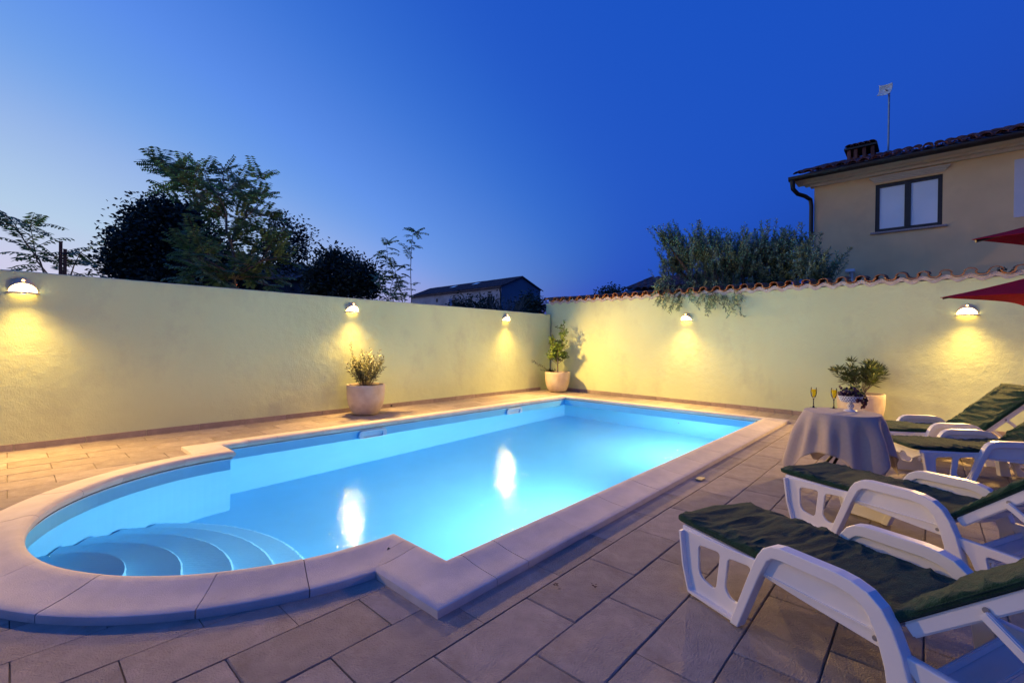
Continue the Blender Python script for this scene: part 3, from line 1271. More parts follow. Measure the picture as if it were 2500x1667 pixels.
def cloth(i, j):
    th_ = 2 * PI * i / NT
    q = th_ - ta
    hang = SQ / max(abs(math.cos(q)), abs(math.sin(q)))
    # rounded square corners
    hang = min(hang, SQ * 1.36) - TR_
    if j <= 8:
        r = TR_ * j / 8
        return (r * math.cos(th_), r * math.sin(th_), TZ + .0015)
    t_ = (j - 8) / (NR - 1 - 8)
    h = hang * t_
    corner = (abs(math.sin(2 * q))) ** 1.5
    fold = math.sin(11 * th_ + 1.3 * math.sin(2 * th_ + .6)) * .6 + math.sin(6 * th_ + 2.1) * .5 + .25 * noise.noise(Vector((th_ * 6, h * 3, 0)))
    flare = .010 + .20 * h + .10 * h * corner
    r = TR_ + .004 + flare * min(1, h / .06) * .9 + fold * .042 * min(1, h / .22)
    tw = .05 * fold * min(1, h / .25)
    z = TZ - .0 - max(0, h - .004) * .975
    if h < .012:
        z = TZ + .0015 - h * .6
    return (r * math.cos(th_ + tw * .5), r * math.sin(th_ + tw * .5), max(z, .012))


cm.grid(cloth, NT, NR, cu=True)
o = cm.build('cloth_sheet', M_cloth, cl, True, fix=False)
sm = o.modifiers.new('thick', 'SOLIDIFY')
sm.thickness = .0015
sm.offset = 1
# hem
TOPZ = TC.z + TZ + .0016
M_glass = bpy.data.materials.new('clear_glass')
M_glass.use_nodes = True
_n = M_glass.node_tree.nodes
_l = M_glass.node_tree.links
_t = _n.new('ShaderNodeBsdfTransparent')
_g = _n.new('ShaderNodeBsdfGlossy')
_g.inputs['Roughness'].default_value = .04
_f = _n.new('ShaderNodeLayerWeight')
_f.inputs[0].default_value = .25
_m = _n.new('ShaderNodeMixShader')
_l.new(_f.outputs['Fresnel'], _m.inputs[0])
_l.new(_t.outputs[0], _m.inputs[1])
_l.new(_g.outputs[0], _m.inputs[2])
_l.new(_m.outputs[0], _n['Material Output'].inputs[0])
M_stem = mat('black_glass_stem', (.006, .005, .012), .1, .1, 10, coat=.5)
for (px, py), lab in (((1868.5, 935.5), 'orange juice flute with black stem, standing farther from the fruit bowl'), ((1915, 937.5), 'orange juice flute with black stem, standing right beside the fruit bowl')):
    p = atz(px, py, TOPZ)
    gl = thing('juice_flute', lab, 'glass', (p.x, p.y, TOPZ), 0, 'juice flutes on the table')
    MB().lathe([(.0, .004), (.010, .005), (.033, .0015), (.034, 0), (.0, 0)], 24).build('foot', M_stem, gl, True)
    MB().lathe([(.012, .003), (.0062, .02), (.0046, .05), (.0052, .08), (.0088, .094), (.0, .0945)], 16).build('stem', M_stem, gl, True)
    MB().lathe([(.0085, .0945), (.018, .11), (.0255, .135), (.0272, .16), (.0262, .185), (.0248, .206), (.0238, .206), (.0252, .185), (.0262, .16), (.0245, .135), (.0168, .112), (.0, .098)], 28).build('bowl', M_glass, gl, True)
    MB().lathe([(.0, .0982), (.0165, .1122), (.0242, .135), (.0259, .16), (.0249, .185), (.0, .185)], 24).build('juice', M_juice, gl, True)
p = atz(1953, 944, TOPZ)
fb = thing('fruit_bowl', 'white pierced metal fruit bowl on a pierced pedestal foot', 'fruit bowl', (p.x, p.y, TOPZ))
MB().lathe([(.0, .024), (.018, .024), (.024, .020), (.045, .012), (.056, .004), (.057, 0), (0, 0)], 32).build('foot', M_white, fb, True)
n = 40


def pierce(i, k):
    return (i % 2 == 1) and ((k + (i // 2) * 1) % 2 == 0)


mb = MB().lathe([(.018, .024), (.024, .032), (.029, .040), (.031, .047), (.030, .056), (.0275, .063), (.022, .072), (.018, .080), (.017, .086)], 20, hole=pierce)
o = mb.build('pedestal', M_white, fb)
md = o.modifiers.new('t', 'SOLIDIFY')
md.thickness = .002
MB().lathe([(.012, .03), (.012, .084)], 12).build('pedestal_core', M_black, fb)
mb = MB().lathe([(.017, .086), (.06, .088), (.082, .094), (.086, .099), (.089, .108), (.0905, .114), (.0935, .124), (.095, .130), (.098, .140), (.1005, .147), (.102, .150)], 52, hole=lambda i, k: i >= 3 and pierce(i, k))
o = mb.build('bowl', M_white, fb)
md = o.modifiers.new('t', 'SOLIDIFY')
md.thickness = .002
MB().lathe([(.0, .092), (.074, .096), (.084, .115), (.09, .140), (0, .142)], 32).build('bowl_shade_fill', mat('shadow_lining', (.03, .025, .03), .9), fb)  # near-black plug: its colour stands in for the shade inside the bowl
# grapes
gs = bmesh.new()
bmesh.ops.create_uvsphere(gs, u_segments=10, v_segments=7, radius=1)
GV = [v.co.copy() for v in gs.verts]
GF = [tuple(v.index for v in f.verts) for f in gs.faces]
gs.free()
BW = Vector((p.x, p.y, TOPZ))


def bunch(name, label, m, pts, rad, stem):
    mb = MB()
    for q in pts:
        r = rad * rnd.uniform(.85, 1.12)
        mb.add([Vector((v.x * r, v.y * r, v.z * r * 1.12)) + q for v in GV], GF)
    t = thing(name, label, 'grapes', BW, 0, 'grapes in the fruit bowl')
    o = mb.build('berries', m, t, True, fix=False)
    o['kind'] = 'stuff'
    MB().tube(stem, .0022, 6).build('stem', mat('grape_stem', (.16, .13, .05), .8), t, True)


lft = -RT
pu = []
for k in range(72):
    for _ in range(30):
        q = Vector((rnd.uniform(-.105, .06), rnd.uniform(-.085, .085), 0))
        if q.length < .1:
            break
    z = .150 + rnd.uniform(0, .085) * max(.15, 1 - ((q.x + .03) / .09) ** 2)
    pu.append(RT * q.x + FW * q.y + Vector((0, 0, z)))
bunch('grape_bunch', 'dark purple grapes heaped in the white fruit bowl', M_purple, pu, .0118, [Vector((0, 0, .16)), RT * .02 - FW * .08 + Vector((0, 0, .172)), RT * .03 - FW * .105 + Vector((0, 0, .15))])
pg = []
for k in range(52):
    for _ in range(30):
        q = Vector((rnd.uniform(-.02, .118), rnd.uniform(-.06, .08), 0))
        if (q - Vector((.045, .015, 0))).length < .08:
            break
    z = .158 + rnd.uniform(.01, .10) * max(.1, 1 - ((q.x - .03) / .10) ** 2)
    pg.append(RT * q.x + FW * q.y + Vector((0, 0, z)))
bunch('grape_bunch', 'green grapes on the upper side of the fruit heap', M_greeng, pg, .0112, [RT * .03 + Vector((0, 0, .16)), RT * .06 + Vector((0, 0, .21))])
pr = []
for k in range(36):
    t_ = k / 35
    w = .026 * (1 - t_ * .75)
    pr.append(RT * (.107 + .012 * math.sin(t_ * 4) + rnd.uniform(-w, w)) - FW * (.02 + rnd.uniform(-.015, .03)) + Vector((0, 0, .150 - .115 * t_)))
bunch('grape_bunch', 'red grapes hanging over the rim of the fruit bowl', M_redg, pr, .0105, [RT * .07 + Vector((0, 0, .158)), RT * .104 - FW * .015 + Vector((0, 0, .153)), RT * .112 - FW * .02 + Vector((0, 0, .06))])
pr = []
for k in range(11):
    pr.append(RT * (.006 + rnd.uniform(-.024, .024)) - FW * (.104 + rnd.uniform(-.002, .006)) + Vector((0, 0, .118 + rnd.uniform(-.016, .016))))
bunch('grape_bunch', 'little pinkish grape cluster hanging in front of the pierced bowl', M_redg, pr, .0098, [RT * .02 - FW * .07 + Vector((0, 0, .162)), RT * .012 - FW * .107 + Vector((0, 0, .155)), RT * .006 - FW * .106 + Vector((0, 0, .118))])

# ================================================================== POTS AND PLANTS
def make_pot(label, loc, s=1.0):
    t = thing('plant_pot', label, 'plant pot', loc, rnd.uniform(0, 6), 'bleached terracotta pots')
    prof = [(.0, .0), (.185, .0), (.215, .012), (.262, .08), (.298, .17), (.318, .27), (.327, .37), (.330, .45), (.331, .515), (.327, .525), (.306, .525), (.300, .515), (.298, .47)]
    MB().lathe([(r * s, z * s) for r, z in prof], 48).build('pot_body', M_terra, t, True)
    mb = MB()
    mb.lathe([(.299 * s, .485 * s), (.2 * s, .495 * s), (.1 * s, .50 * s), (.002, .502 * s)], 30)
    mb.build('soil', M_soil, t, True)
    return t


G0 = .012
p1 = atz(828, 949, G0) + Vector((.05, .03, 0))
p1.y = min(p1.y, 7.42)
p2 = atz(1280, 899, G0)
p3 = Vector((9.66, .82, G0))
make_pot('bleached terracotta pot holding rosemary, against the plain topped wall', p1)
make_pot('bleached terracotta pot holding the small leafy tree in the corner', p2)
make_pot('bleached terracotta pot holding the oleander, behind the round table', p3, 1.0)


def rvec(z=0):
    a = rnd.uniform(0, 2 * PI)
    return Vector((math.cos(a), math.sin(a), z))


def shoot(lb, sb, p0, d, L, leaf, w, nleaf, rad, curve=.15, start=.15, spread=.9, up=Vector((0, 0, .0)), opp=False):
    """stem with leaves set round it"""
    d = d.normalized()
    pts = [p0]
    bend = rvec(rnd.uniform(-.3, .5)) * curve
    n = 6
    for k in range(n):
        dd = (d + bend * (k / n) + up * (k / n)).normalized()
        pts.append(pts[-1] + dd * (L / n))
    sb.tube(pts, [rad * (1 - .75 * k / n) for k in range(n + 1)], 5, cap=False)
    for k in range(nleaf):
        t_ = start + (1 - start) * (k + rnd.random() * .6) / nleaf
        t_ = min(t_, .999)
        i = int(t_ * n)
        q = pts[i].lerp(pts[i + 1], t_ * n - i)
        ax = (pts[i + 1] - pts[i]).normalized()
        s_ = ax.orthogonal().normalized()
        s_.rotate(Matrix.Rotation(rnd.uniform(0, 2 * PI), 3, ax)) if not opp else s_.rotate(Matrix.Rotation((k % 2) * PI + rnd.uniform(-.4, .4) + (k // 2) * 1.57, 3, ax))
        ld = (ax * (1 - spread * .55) + s_ * spread + Vector((0, 0, rnd.uniform(-.25, .1)))).normalized()
        nr = (ax + rvec(rnd.uniform(-.5, .5)) * .5).normalized()
        lb.leaf(q, ld, nr, leaf * rnd.uniform(.7, 1.15), w * rnd.uniform(.8, 1.2))
    return pts[-1]


# rosemary-like shrub
t = thing('potted_rosemary', 'bushy rosemary with upright needle sprigs in the pot by the plain topped wall', 'shrub', p1 + Vector((0, 0, .50)))
lb, sb = MB(), MB()
for k in range(60):
    a = rnd.uniform(0, 2 * PI)
    tilt = rnd.uniform(.05, 1.0)
    d = Vector((math.cos(a) * tilt, math.sin(a) * tilt, 1))
    L = rnd.uniform(.36, .62) * (1.10 - .22 * tilt)
    shoot(lb, sb, Vector((math.cos(a), math.sin(a), 0)) * rnd.uniform(.0, .10), d, L, .058, .015, 50, .004, .25, .22, .8, Vector((0, 0, .35)))
d = (-RT * .28 + Vector((0, 0, 1)))
shoot(lb, sb, -RT * .09, d, .78, .05, .011, 60, .005, .05, .2, .7)
shoot(lb, sb, RT * .06, RT * .28 + Vector((0, 0, 1)), .66, .05, .011, 50, .005, .05, .2, .7)
lb.build('leaves', M_leafR, t, fix=False)
sb.build('stems', M_barkp, t, True)
# corner tree
t = thing('potted_tree', 'slender little tree with small bright leaves in the corner pot', 'tree', p2 + Vector((0, 0, .50)))
lb, sb = MB(), MB()


def limb(a_, b_, r0, r1):
    mid = (a_ + b_) / 2 + rvec(.1) * .03
    sb.tube([a_, mid, b_], [r0, (r0 + r1) / 2, r1], 6)


Z_ = Vector((0, 0, 1))
trunk_top = Vector((0, 0, .22))
sb.tube([(0, 0, -.02), (.005, 0, .1), trunk_top], [.02, .017, .015], 8)
mains = [(-RT * .15 + Z_ * .85, .012), (RT * .15 + Z_ * 1.12, .013), (RT * .02 + Z_ * .72, .010), (RT * .2 + Z_ * .45, .008), (-RT * .22 + Z_ * .42, .008), (FW * .15 + Z_ * .6, .009), (-FW * .16 + Z_ * .6, .009)]
for e, r in mains:
    limb(trunk_top, e, r, .005)
    m = 19 if r > .009 else 11
    for k in range(m):
        t_ = .30 + .70 * k / (m - 1)
        q = trunk_top.lerp(e, t_)
        shoot(lb, sb, q, rvec(rnd.uniform(.3, 1.2)), rnd.uniform(.12, .30) * (1.2 - .45 * t_), .066, .042, 15, .003, .3, .1, .9)
for e, L in ((RT * .15 + Z_ * 1.12, .26), (-RT * .15 + Z_ * .85, .14)):
    shoot(lb, sb, e, Z_ + RT * .08, L, .05, .03, 26, .004, .1, .0, .8)
lb.build('crown', M_leafB, t, fix=False)
sb.build('trunk', M_barkp, t, True)
t = thing('trailing_sprig', 'dark trailing sprig leaning out of the corner pot', 'plant', p2 + Vector((0, 0, .50)))
lb, sb = MB(), MB()
shoot(lb, sb, -RT * .15, -RT * 1 + Z_ * .62 - FW * .1, .62, .065, .014, 80, .006, .05, .0, .85)
shoot(lb, sb, -RT * .13, -RT * 1 + Z_ * .25 - FW * .2, .32, .06, .014, 36, .005, .05, .0, .85)
for k in range(12):
    shoot(lb, sb, -RT * .14, rvec(.8), .12, .05, .018, 14, .003)
lb.build('leaves', M_leafDk, t, fix=False)
sb.build('stems', M_bark, t, True)
# oleander
t = thing('potted_oleander', 'spreading oleander with long narrow leaves in the pot behind the table', 'shrub', p3 + Vector((0, 0, .50)))
lb, sb = MB(), MB()
for k in range(34):
    a = rnd.uniform(0, 2 * PI)
    tilt = rnd.uniform(.1, .9)
    d = Vector((math.cos(a) * tilt, math.sin(a) * tilt, .85))
    L = rnd.uniform(.34, .56)
    e = shoot(lb, sb, Vector((math.cos(a), math.sin(a), 0)) * rnd.uniform(.0, .05), d, L, .13, .022, 22, .005, .15, .45, .75, Vector((0, 0, .1)))
    for j in range(14):
        lb.leaf(e, rvec(rnd.uniform(.2, 1.6)), rvec(), rnd.uniform(.10, .15), .022)
lb.build('leaves', M_leafN, t, fix=False)
sb.build('stems', M_barkp, t, True)

# ================================================================== PARASOLS
def make_parasol(label, tip, centre_dir, rad=1.3, rise=.42):
    cdir = Vector((centre_dir[0], centre_dir[1], 0)).normalized()
    c = Vector((tip.x, tip.y, 0)) + cdir * rad
    ez = tip.z
    ang0 = math.atan2(-cdir.y, -cdir.x)
    t = thing('parasol', label, 'parasol', (c.x, c.y, .012), 0, 'red parasols over the loungers')
    ns = 4
    mb = MB()
    nr_ = 8
    vs, fs = [], []
    sub = 12
    tot = ns * sub

    def pt(i, j):
        k = i / sub
        a = ang0 + 2 * PI * k / ns
        fr = (i % sub) / sub
        # straight edge between the ribs, with a little sag
        a_0 = ang0 + 2 * PI * math.floor(k) / ns
        a_1 = a_0 + 2 * PI / ns
        e = Vector((math.cos(a_0), math.sin(a_0), 0)).lerp(Vector((math.cos(a_1), math.sin(a_1), 0)), fr) * (1 - .13 * math.sin(PI * fr))
        u = j / nr_
        sag = -.05 * math.sin(PI * fr) * u * (1.2 - u)
        z = ez - .012 + rise * (1 - u) ** 1.08 + sag - .02 * math.sin(PI * u) + .012 * math.sin(PI * fr) * u
        return (e.x * rad * u, e.y * rad * u, z)
    mb.grid(lambda i, j: pt(i, j), tot, nr_ + 1, cu=True)
    o = mb.build('canopy', M_red, t, False, fix=False)
    md = o.modifiers.new('t', 'SOLIDIFY')
    md.thickness = .003
    mb = MB()
    mb.grid(lambda i, j: Vector(pt(i, nr_)) * 1.0 + Vector((0, 0, -.004 - .05 * j)), tot, 2, cu=True)
    for k in range(ns):
        a = ang0 + 2 * PI * k / ns
        d = Vector((math.cos(a), math.sin(a), 0))
        r = MB().tube([d * .03 + Z_ * (ez + rise - .06), d * (rad * .5) + Z_ * (ez - .012 + rise * .5 ** 1.08 - .045), d * (rad * .985) + Z_ * (ez - .022)], .009, 6)
        r.build('rib', M_wood, t, True)
        MB().tube([d * .03 + Z_ * (ez - .12), d * (rad * .52) + Z_ * (ez - .012 + rise * .48 - .055)], .007, 6).build('strut', M_wood, t, True)
    MB().tube([(0, 0, .05), (0, 0, ez + rise + .06)], .024, 12).build('pole', M_wood, t, True)
    MB().lathe([(.0, ez + rise + .10), (.03, ez + rise + .08), (.035, ez + rise + .02), (0, ez + rise)], 12).build('finial', M_wood, t, True)
    MB().lathe([(.0, .09), (.04, .09), (.05, .07), (.26, .055), (.28, .03), (.28, 0), (0, 0)], 28).build('base', mat('concrete_base', (.3, .29, .28), .9), t, True)
    MB().lathe([(.055, ez - .15), (.055, ez - .10)], 12, close=True).build('runner', M_wood, t, True)
    return t


make_parasol('red parasol whose corner hangs in front of the ochre house wall', CP + ray(2232, 551) * 2.9, (.393, -.919), 1.3)
make_parasol('red parasol hanging low beside the wall lamp', CP + ray(2159, 684) * 4.9, (.393, -.919), 1.6, .5)

# ================================================================== HOUSE
HX = 13.5
hs = thing('neighbour_house', 'ochre two-storey house with clay tile roof, dark gutter and shuttered window', 'house', (HX, -3, 0))
HO = Vector((HX, -3, 0))
yc = atx(1870, 470, HX).y
zt = atx(1870, 430, HX).z


def hb(mb, name, m, parent=hs, **k):
    mb.v = [(v[0] - HO.x, v[1] - HO.y, v[2] - HO.z) for v in mb.v]
    return mb.build(name, m, parent, **k)


wa, wb_ = atx(2011, 426, HX), atx(2164, 520, HX)
wy1, wy0, wz1, wz0 = wa.y, wb_.y, atx(2012, 425, HX).z, atx(2012, 534, HX).z
ye = -12.0
# facade built round the window opening
mb = MB()
def quad(y0, y1, z0, z1, x=HX):
    mb.add([(x, y0, z0), (x, y1, z0), (x, y1, z1), (x, y0, z1)], [(0, 3, 2, 1)])
quad(ye, wy0, -.02, zt)
quad(wy1, yc, -.02, zt)
quad(wy0, wy1, -.02, wz0)
quad(wy0, wy1, wz1, zt)
for (a, b) in (((HX, wy0, wz0), (HX + .14, wy0, wz1)), ((HX, wy1, wz0), (HX + .14, wy1, wz1))):
    mb.add([(a[0], a[1], a[2]), (b[0], a[1], a[2]), (b[0], a[1], b[2]), (a[0], a[1], b[2])], [(0, 1, 2, 3)])
mb.add([(HX, wy0, wz1), (HX + .14, wy0, wz1), (HX + .14, wy1, wz1), (HX, wy1, wz1)], [(0, 1, 2, 3)])
mb.add([(HX, wy0, wz0), (HX + .14, wy0, wz0), (HX + .14, wy1, wz0), (HX, wy1, wz0)], [(0, 1, 2, 3)])
mb.add([(HX, yc, -.02), (HX + 8, yc, -.02), (HX + 8, yc, zt), (HX, yc, zt)], [(0, 1, 2, 3)])
mb.add([(HX + 8, yc, -.02), (HX + 8, ye, -.02), (HX + 8, ye, zt), (HX + 8, yc, zt)], [(0, 1, 2, 3)])
mb.add([(HX + .01, yc - .01, zt), (HX + 8, yc - .01, zt), (HX + 4, yc - .01, zt + 1.45)], [(0, 1, 2)])
hb(mb, 'wall', M_house, fix=False)
# window
xf = HX + .05
mb = MB()
fw_ = .075
mb.box((xf, wy0, wz0), (xf + .06, wy1, wz0 + fw_)).box((xf, wy0, wz1 - fw_), (xf + .06, wy1, wz1)).box((xf, wy0, wz0 + fw_), (xf + .06, wy0 + fw_, wz1 - fw_)).box((xf, wy1 - fw_, wz0 + fw_), (xf + .06, wy1, wz1 - fw_))
wm = (wy0 + wy1) / 2
mb.box((xf - .012, wm - .055, wz0 + fw_), (xf + .05, wm + .055, wz1 - fw_))
wf = hb(mb, 'window', M_frame)
for a, b in ((wy0 + fw_, wm - .055), (wm + .055, wy1 - fw_)):
    mb = MB().box((xf + .025, a, wz0 + fw_), (xf + .035, b, wz1 - fw_))
    hb(mb, 'pane', M_pane, wf)
mb = MB().box((HX - .05, wy0 - .08, wz0 - .045), (HX + .05, wy1 + .08, wz0 - .002))
hb(mb, 'window_sill', M_sill, bevel=.006)
mb = MB()
for k in range(4):
    o_ = .025 * k
    mb.box((HX - .03 - .022 * k, wy0 - .03 - .028 * k, wz1 + .04 + .030 * k), (HX + .02, wy1 + .03 + .028 * k, wz1 + .04 + .030 * (k + 1) - .004 * (k < 3)))
hb(mb, 'window_cornice', M_trim)
mb = MB()
mb.box((HX - .08, ye, zt - .01), (HX + .1, yc + .08, zt + .05)).box((HX - .20, ye, zt + .048), (HX + .1, yc + .20, zt + .10)).box((HX - .42, ye, zt + .098), (HX + .1, yc + .36, zt + .135))
hb(mb, 'eaves_cornice', M_trim)
pnl = (atx(2330, 368, HX), atx(2330, 500, HX))
mb = MB().box((HX - .012, pnl[0].y - 1.2, pnl[1].z), (HX - .003, pnl[0].y, pnl[0].z))
hb(mb, 'wall_panel', M_panel)
# gutter: half pipe + downpipe
gz = zt + .185
mb = MB()
ng = 10
mb.grid(lambda i, j: (HX - .50 + .085 * math.cos(PI + PI * j / ng), (ye, yc + .46)[i], gz + .10 * math.sin(PI + PI * j / ng)), 2, ng + 1)
mb.grid(lambda i, j: (HX - .50 + .078 * math.cos(PI + PI * j / ng), (ye, yc + .46)[i], gz + .093 * math.sin(PI + PI * j / ng)), 2, ng + 1)
mb.add([(HX - .50 + .085 * math.cos(PI + PI * j / ng), yc + .46, gz + .10 * math.sin(PI + PI * j / ng)) for j in range(ng + 1)], [tuple(range(ng + 1))])
hb(mb, 'gutter', M_gutter, smooth=False)
mb = MB().tube([(HX - .50, yc + .38, gz - .08), (HX - .49, yc + .37, gz - .28), (HX - .40, yc + .28, gz - .40), (HX - .20, yc + .16, gz - .43), (HX - .06, yc + .07, gz - .50), (HX - .05, yc + .05, gz - .66), (HX - .05, yc + .05, .0)], [.06, .05, .048, .048, .048, .048, .048], 12)
hb(mb, 'downpipe', M_gutter, smooth=True)
# roof: sheathing plus clay tiles
RP = R(18.8)
rx, rz0 = HX - .50, gz + .02
mb = MB()
mb.add([(rx + .04, ye, rz0), (rx + .04, yc + .34, rz0), (HX + 4, yc + .34, rz0 + 4.5 * math.tan(RP) - .02), (HX + 4, ye, rz0 + 4.5 * math.tan(RP) - .02), (HX + 8.5, ye, rz0), (HX + 8.5, yc + .34, rz0)], [(0, 3, 2, 1), (3, 4, 5, 2)])
roof = hb(mb, 'roof', M_gutter, fix=False)
tl = barrel(.098, .46, .017, 1, 8, .12, .62).mesh('roof_tile', M_tileh, True)
pl = barrel(.098, .46, .017, -1, 8, -.1, .35).mesh('roof_channel_tile', M_tileh, True)
pit = .215
ncol = 27
Cnt = 0
up_ = Matrix.Rotation(-RP, 4, 'Y')
yl = yc + .28
for r_ in range(5):
    for c_ in range(ncol):
        y = yl - pit * c_
        jx = rnd.uniform(-.02, .02)
        pos = Vector((rx + .0 + (.36 * r_ + jx) * math.cos(RP), y + rnd.uniform(-.008, .008), rz0 + .045 + (.36 * r_) * math.sin(RP) + .012 * (r_ % 2)))
        link('roof_tile', tl, roof, Matrix.Translation(pos - HO) @ up_ @ Matrix.Rotation(rnd.uniform(-.03, .03), 4, 'Z'))
        if r_ == 0 or r_ == 1:
            link('roof_channel_tile', pl, roof, Matrix.Translation(pos - HO + Vector((0, -pit / 2, .02))) @ up_)
rest = MB()
for r_ in range(5, 13):
    for c_ in range(ncol):
        y = yl - pit * c_
        pos = Vector((rx + .36 * r_ * math.cos(RP), y + rnd.uniform(-.008, .008), rz0 + .045 + .36 * r_ * math.sin(RP)))
        MM = Matrix.Translation(pos) @ up_
        rest.add([MM @ v.co for v in tl.vertices], [tuple(p.vertices) for p in tl.polygons])
for r_ in range(13):
    for c_ in range(ncol, 44):
        pos = Vector((rx + .36 * r_ * math.cos(RP), yl - pit * c_, rz0 + .045 + .36 * r_ * math.sin(RP)))
        MM = Matrix.Translation(pos) @ up_
        rest.add([MM @ v.co for v in tl.vertices], [tuple(p.vertices) for p in tl.polygons])
o = hb(rest, 'roof_tile_field', M_tileh, roof, fix=False, smooth=True)
o['kind'] = 'stuff'
# chimney
cpx = HX + 1.55
cb0 = atx(1945, 376, cpx)
cb1 = atx(2008, 372, cpx)
cy0, cy1 = cb1.y, cb0.y
cz0 = cb0.z - .45
zb = atx(1975, 366, cpx).z
ztop = atx(1975, 340, cpx).z
cw = .62
mb = MB().box((cpx, cy0, cz0), (cpx + cw, cy1, zb))
ch = hb(mb, 'chimney', M_mortar)
for a in (cy0, (2 * cy0 + cy1) / 3 - .02, (cy0 + 2 * cy1) / 3 - .03, cy1 - .08):
    for bx_ in (cpx + .01, cpx + cw - .10):
        mb = MB().box((bx_, a + .002, zb), (bx_ + .09, a + .078, ztop))
        hb(mb, 'brick_pier', M_tileh, ch)
mb = MB().box((cpx - .05, cy0 - .06, ztop), (cpx + cw + .05, cy1 + .06, ztop + .05))
hb(mb, 'chimney_slab', M_gutter, ch)
for k in range(5):
    y = cy0 + (cy1 - cy0) * (k + .5) / 5
    pos = Vector((cpx - .10, y, ztop + .055))
    link('chimney_cap_tile', tl, ch, Matrix.Translation(pos - HO) @ Matrix.Rotation(-R(16), 4, 'Y'))
    pos = Vector((cpx + cw + .10, y, ztop + .055))
    link('chimney_cap_tile', tl, ch, Matrix.Translation(pos - HO) @ Matrix.Rotation(PI, 4, 'Z') @ Matrix.Rotation(-R(16), 4, 'Y'))
# aerial on the roof
ax_ = HX + 2.2
ab = atx(2040, 365, ax_)
at_ = atx(2040, 205, ax_)
an = thing('roof_aerial', 'thin mast with small white dish panel on the ochre house roof', 'aerial', ab - Vector((0, 0, .35)))
hgt = at_.z - ab.z + .35
MB().tube([(0, 0, 0), (0, 0, hgt)], .022, 8).build('mast', M_steel, an, True)
mb = MB()
mb.grid(lambda i, j: ((.05 * ((i / 6 - 1) ** 2 + (j / 5 - 1) ** 2)), .155 * (i / 6 - 1), .125 * (j / 5 - 1)), 13, 11)
o = mb.build('dish_panel', M_white, an, True, fix=False)
o.matrix_local = Matrix.Translation((-.08, .05, hgt - .05)) @ Matrix.Rotation(R(-25), 4, 'Z') @ Matrix.Rotation(R(12), 4, 'X') @ Matrix.Rotation(PI, 4, 'Z')
md = o.modifiers.new('t', 'SOLIDIFY')
md.thickness = .01
MB().tube([(-.07, .05, hgt - .06), (-.20, .06, hgt - .08)], .018, 8).build('feed_horn', M_steel, an, True)
# white flood lamp bracket on the house
q = atx(1955, 632, HX)
fl = thing('security_light', 'small white security light on the ochre house above the tiles', 'light', (HX, q.y, q.z))
MB().box((-.02, -.04, -.18), (0, .04, .06)).build('bracket', M_white, fl)
MB().tube([(-.02, 0, -.05), (-.12, .02, .06)], .02, 8).build('arm', M_white, fl)
MB().box((-.24, -.09, .05), (-.08, .09, .12)).build('lamp_head', M_white, fl, bevel=.01)
MB().box((-.30, .14, -.40), (0, .50, -.32)).build('shelf', M_white, fl, bevel=.01)

# ================================================================== TREES
def pinnate(lb, sb, p0, d, L, n=9, ll=.10, lw=.034, droop=.35):
    d = d.normalized()
    pts = [p0]
    k_ = 5
    for k in range(k_):
        dd = (d + Vector((0, 0, -droop * (k / k_) * 1.4))).normalized()
        pts.append(pts[-1] + dd * (L / k_))
    sb.tube(pts, [.006 * (1 - .6 * k / k_) for k in range(k_ + 1)], 4, cap=False)
    for k in range(n):
        t_ = .16 + .84 * k / (n - 1)
        t_ = min(t_, .995)
        i = int(t_ * k_)
        q = pts[i].lerp(pts[i + 1], t_ * k_ - i)
        ax = (pts[i + 1] - pts[i]).normalized()
        sd = ax.cross(Vector((0, 0, 1)))
        if sd.length < .05:
            sd = ax.orthogonal()
        sd.normalize()
        nr = sd.cross(ax)
        s_ = math.sin(PI * (.25 + .65 * t_)) * .4 + .65
        for sg in (-1, 1):
            dl = (sd * sg + ax * .35 + Vector((0, 0, -.38 + rnd.uniform(-.2, .2)))).normalized()
            lb.leaf(q, dl, nr + rvec(0) * .25, ll * s_ * rnd.uniform(.85, 1.1), lw)


def rosette(lb, sb, p, n, L, ll, lw, pref=None, nl=9):
    for k in range(n):
        d = rvec(rnd.uniform(-.35, 1.3))
        if pref is not None:
            d = d + pref * .7
        pinnate(lb, sb, p, d, L * rnd.uniform(.65, 1.1), nl, ll, lw)


# tree of heaven behind the left wall
ty = 10.6
base = aty(540, 660, ty)
base.z = -.03
t = thing('feathery_tree', 'tall sapling-like tree with feathery compound leaves rising above the plain topped wall', 'tree', base)
lb, sb = MB(), MB()
tips = [(368, 378), (395, 398), (432, 395), (385, 432), (470, 398), (512, 396), (430, 440), (492, 440), (548, 420), (592, 412), (600, 452), (455, 472), (540, 468), (575, 490), (618, 498), (485, 505), (520, 530), (590, 535), (640, 545), (450, 545), (435, 600), (475, 585), (560, 585), (610, 600), (650, 600), (500, 625), (445, 635), (580, 640), (630, 640), (540, 620), (415, 415), (560, 450), (505, 470), (610, 560), (520, 575), (430, 575), (465, 620), (550, 555), (590, 615), (640, 575), (570, 610), (480, 560), (520, 645), (455, 650), (610, 655), (545, 505), (475, 450), (530, 440), (405, 385)]
nodes = [(aty(538, 640, ty)), (aty(530, 560, ty)), (aty(520, 500, ty)), (aty(500, 450, ty)), (aty(565, 500, ty)), (aty(600, 600, ty)), (aty(480, 600, ty)), (aty(440, 430, ty))]
B_ = base.copy()
links = [(0, -1), (1, 0), (2, 1), (3, 2), (4, 1), (5, 0), (6, 0), (7, 3)]
rr = [.032, .026, .02, .015, .016, .015, .015, .010]
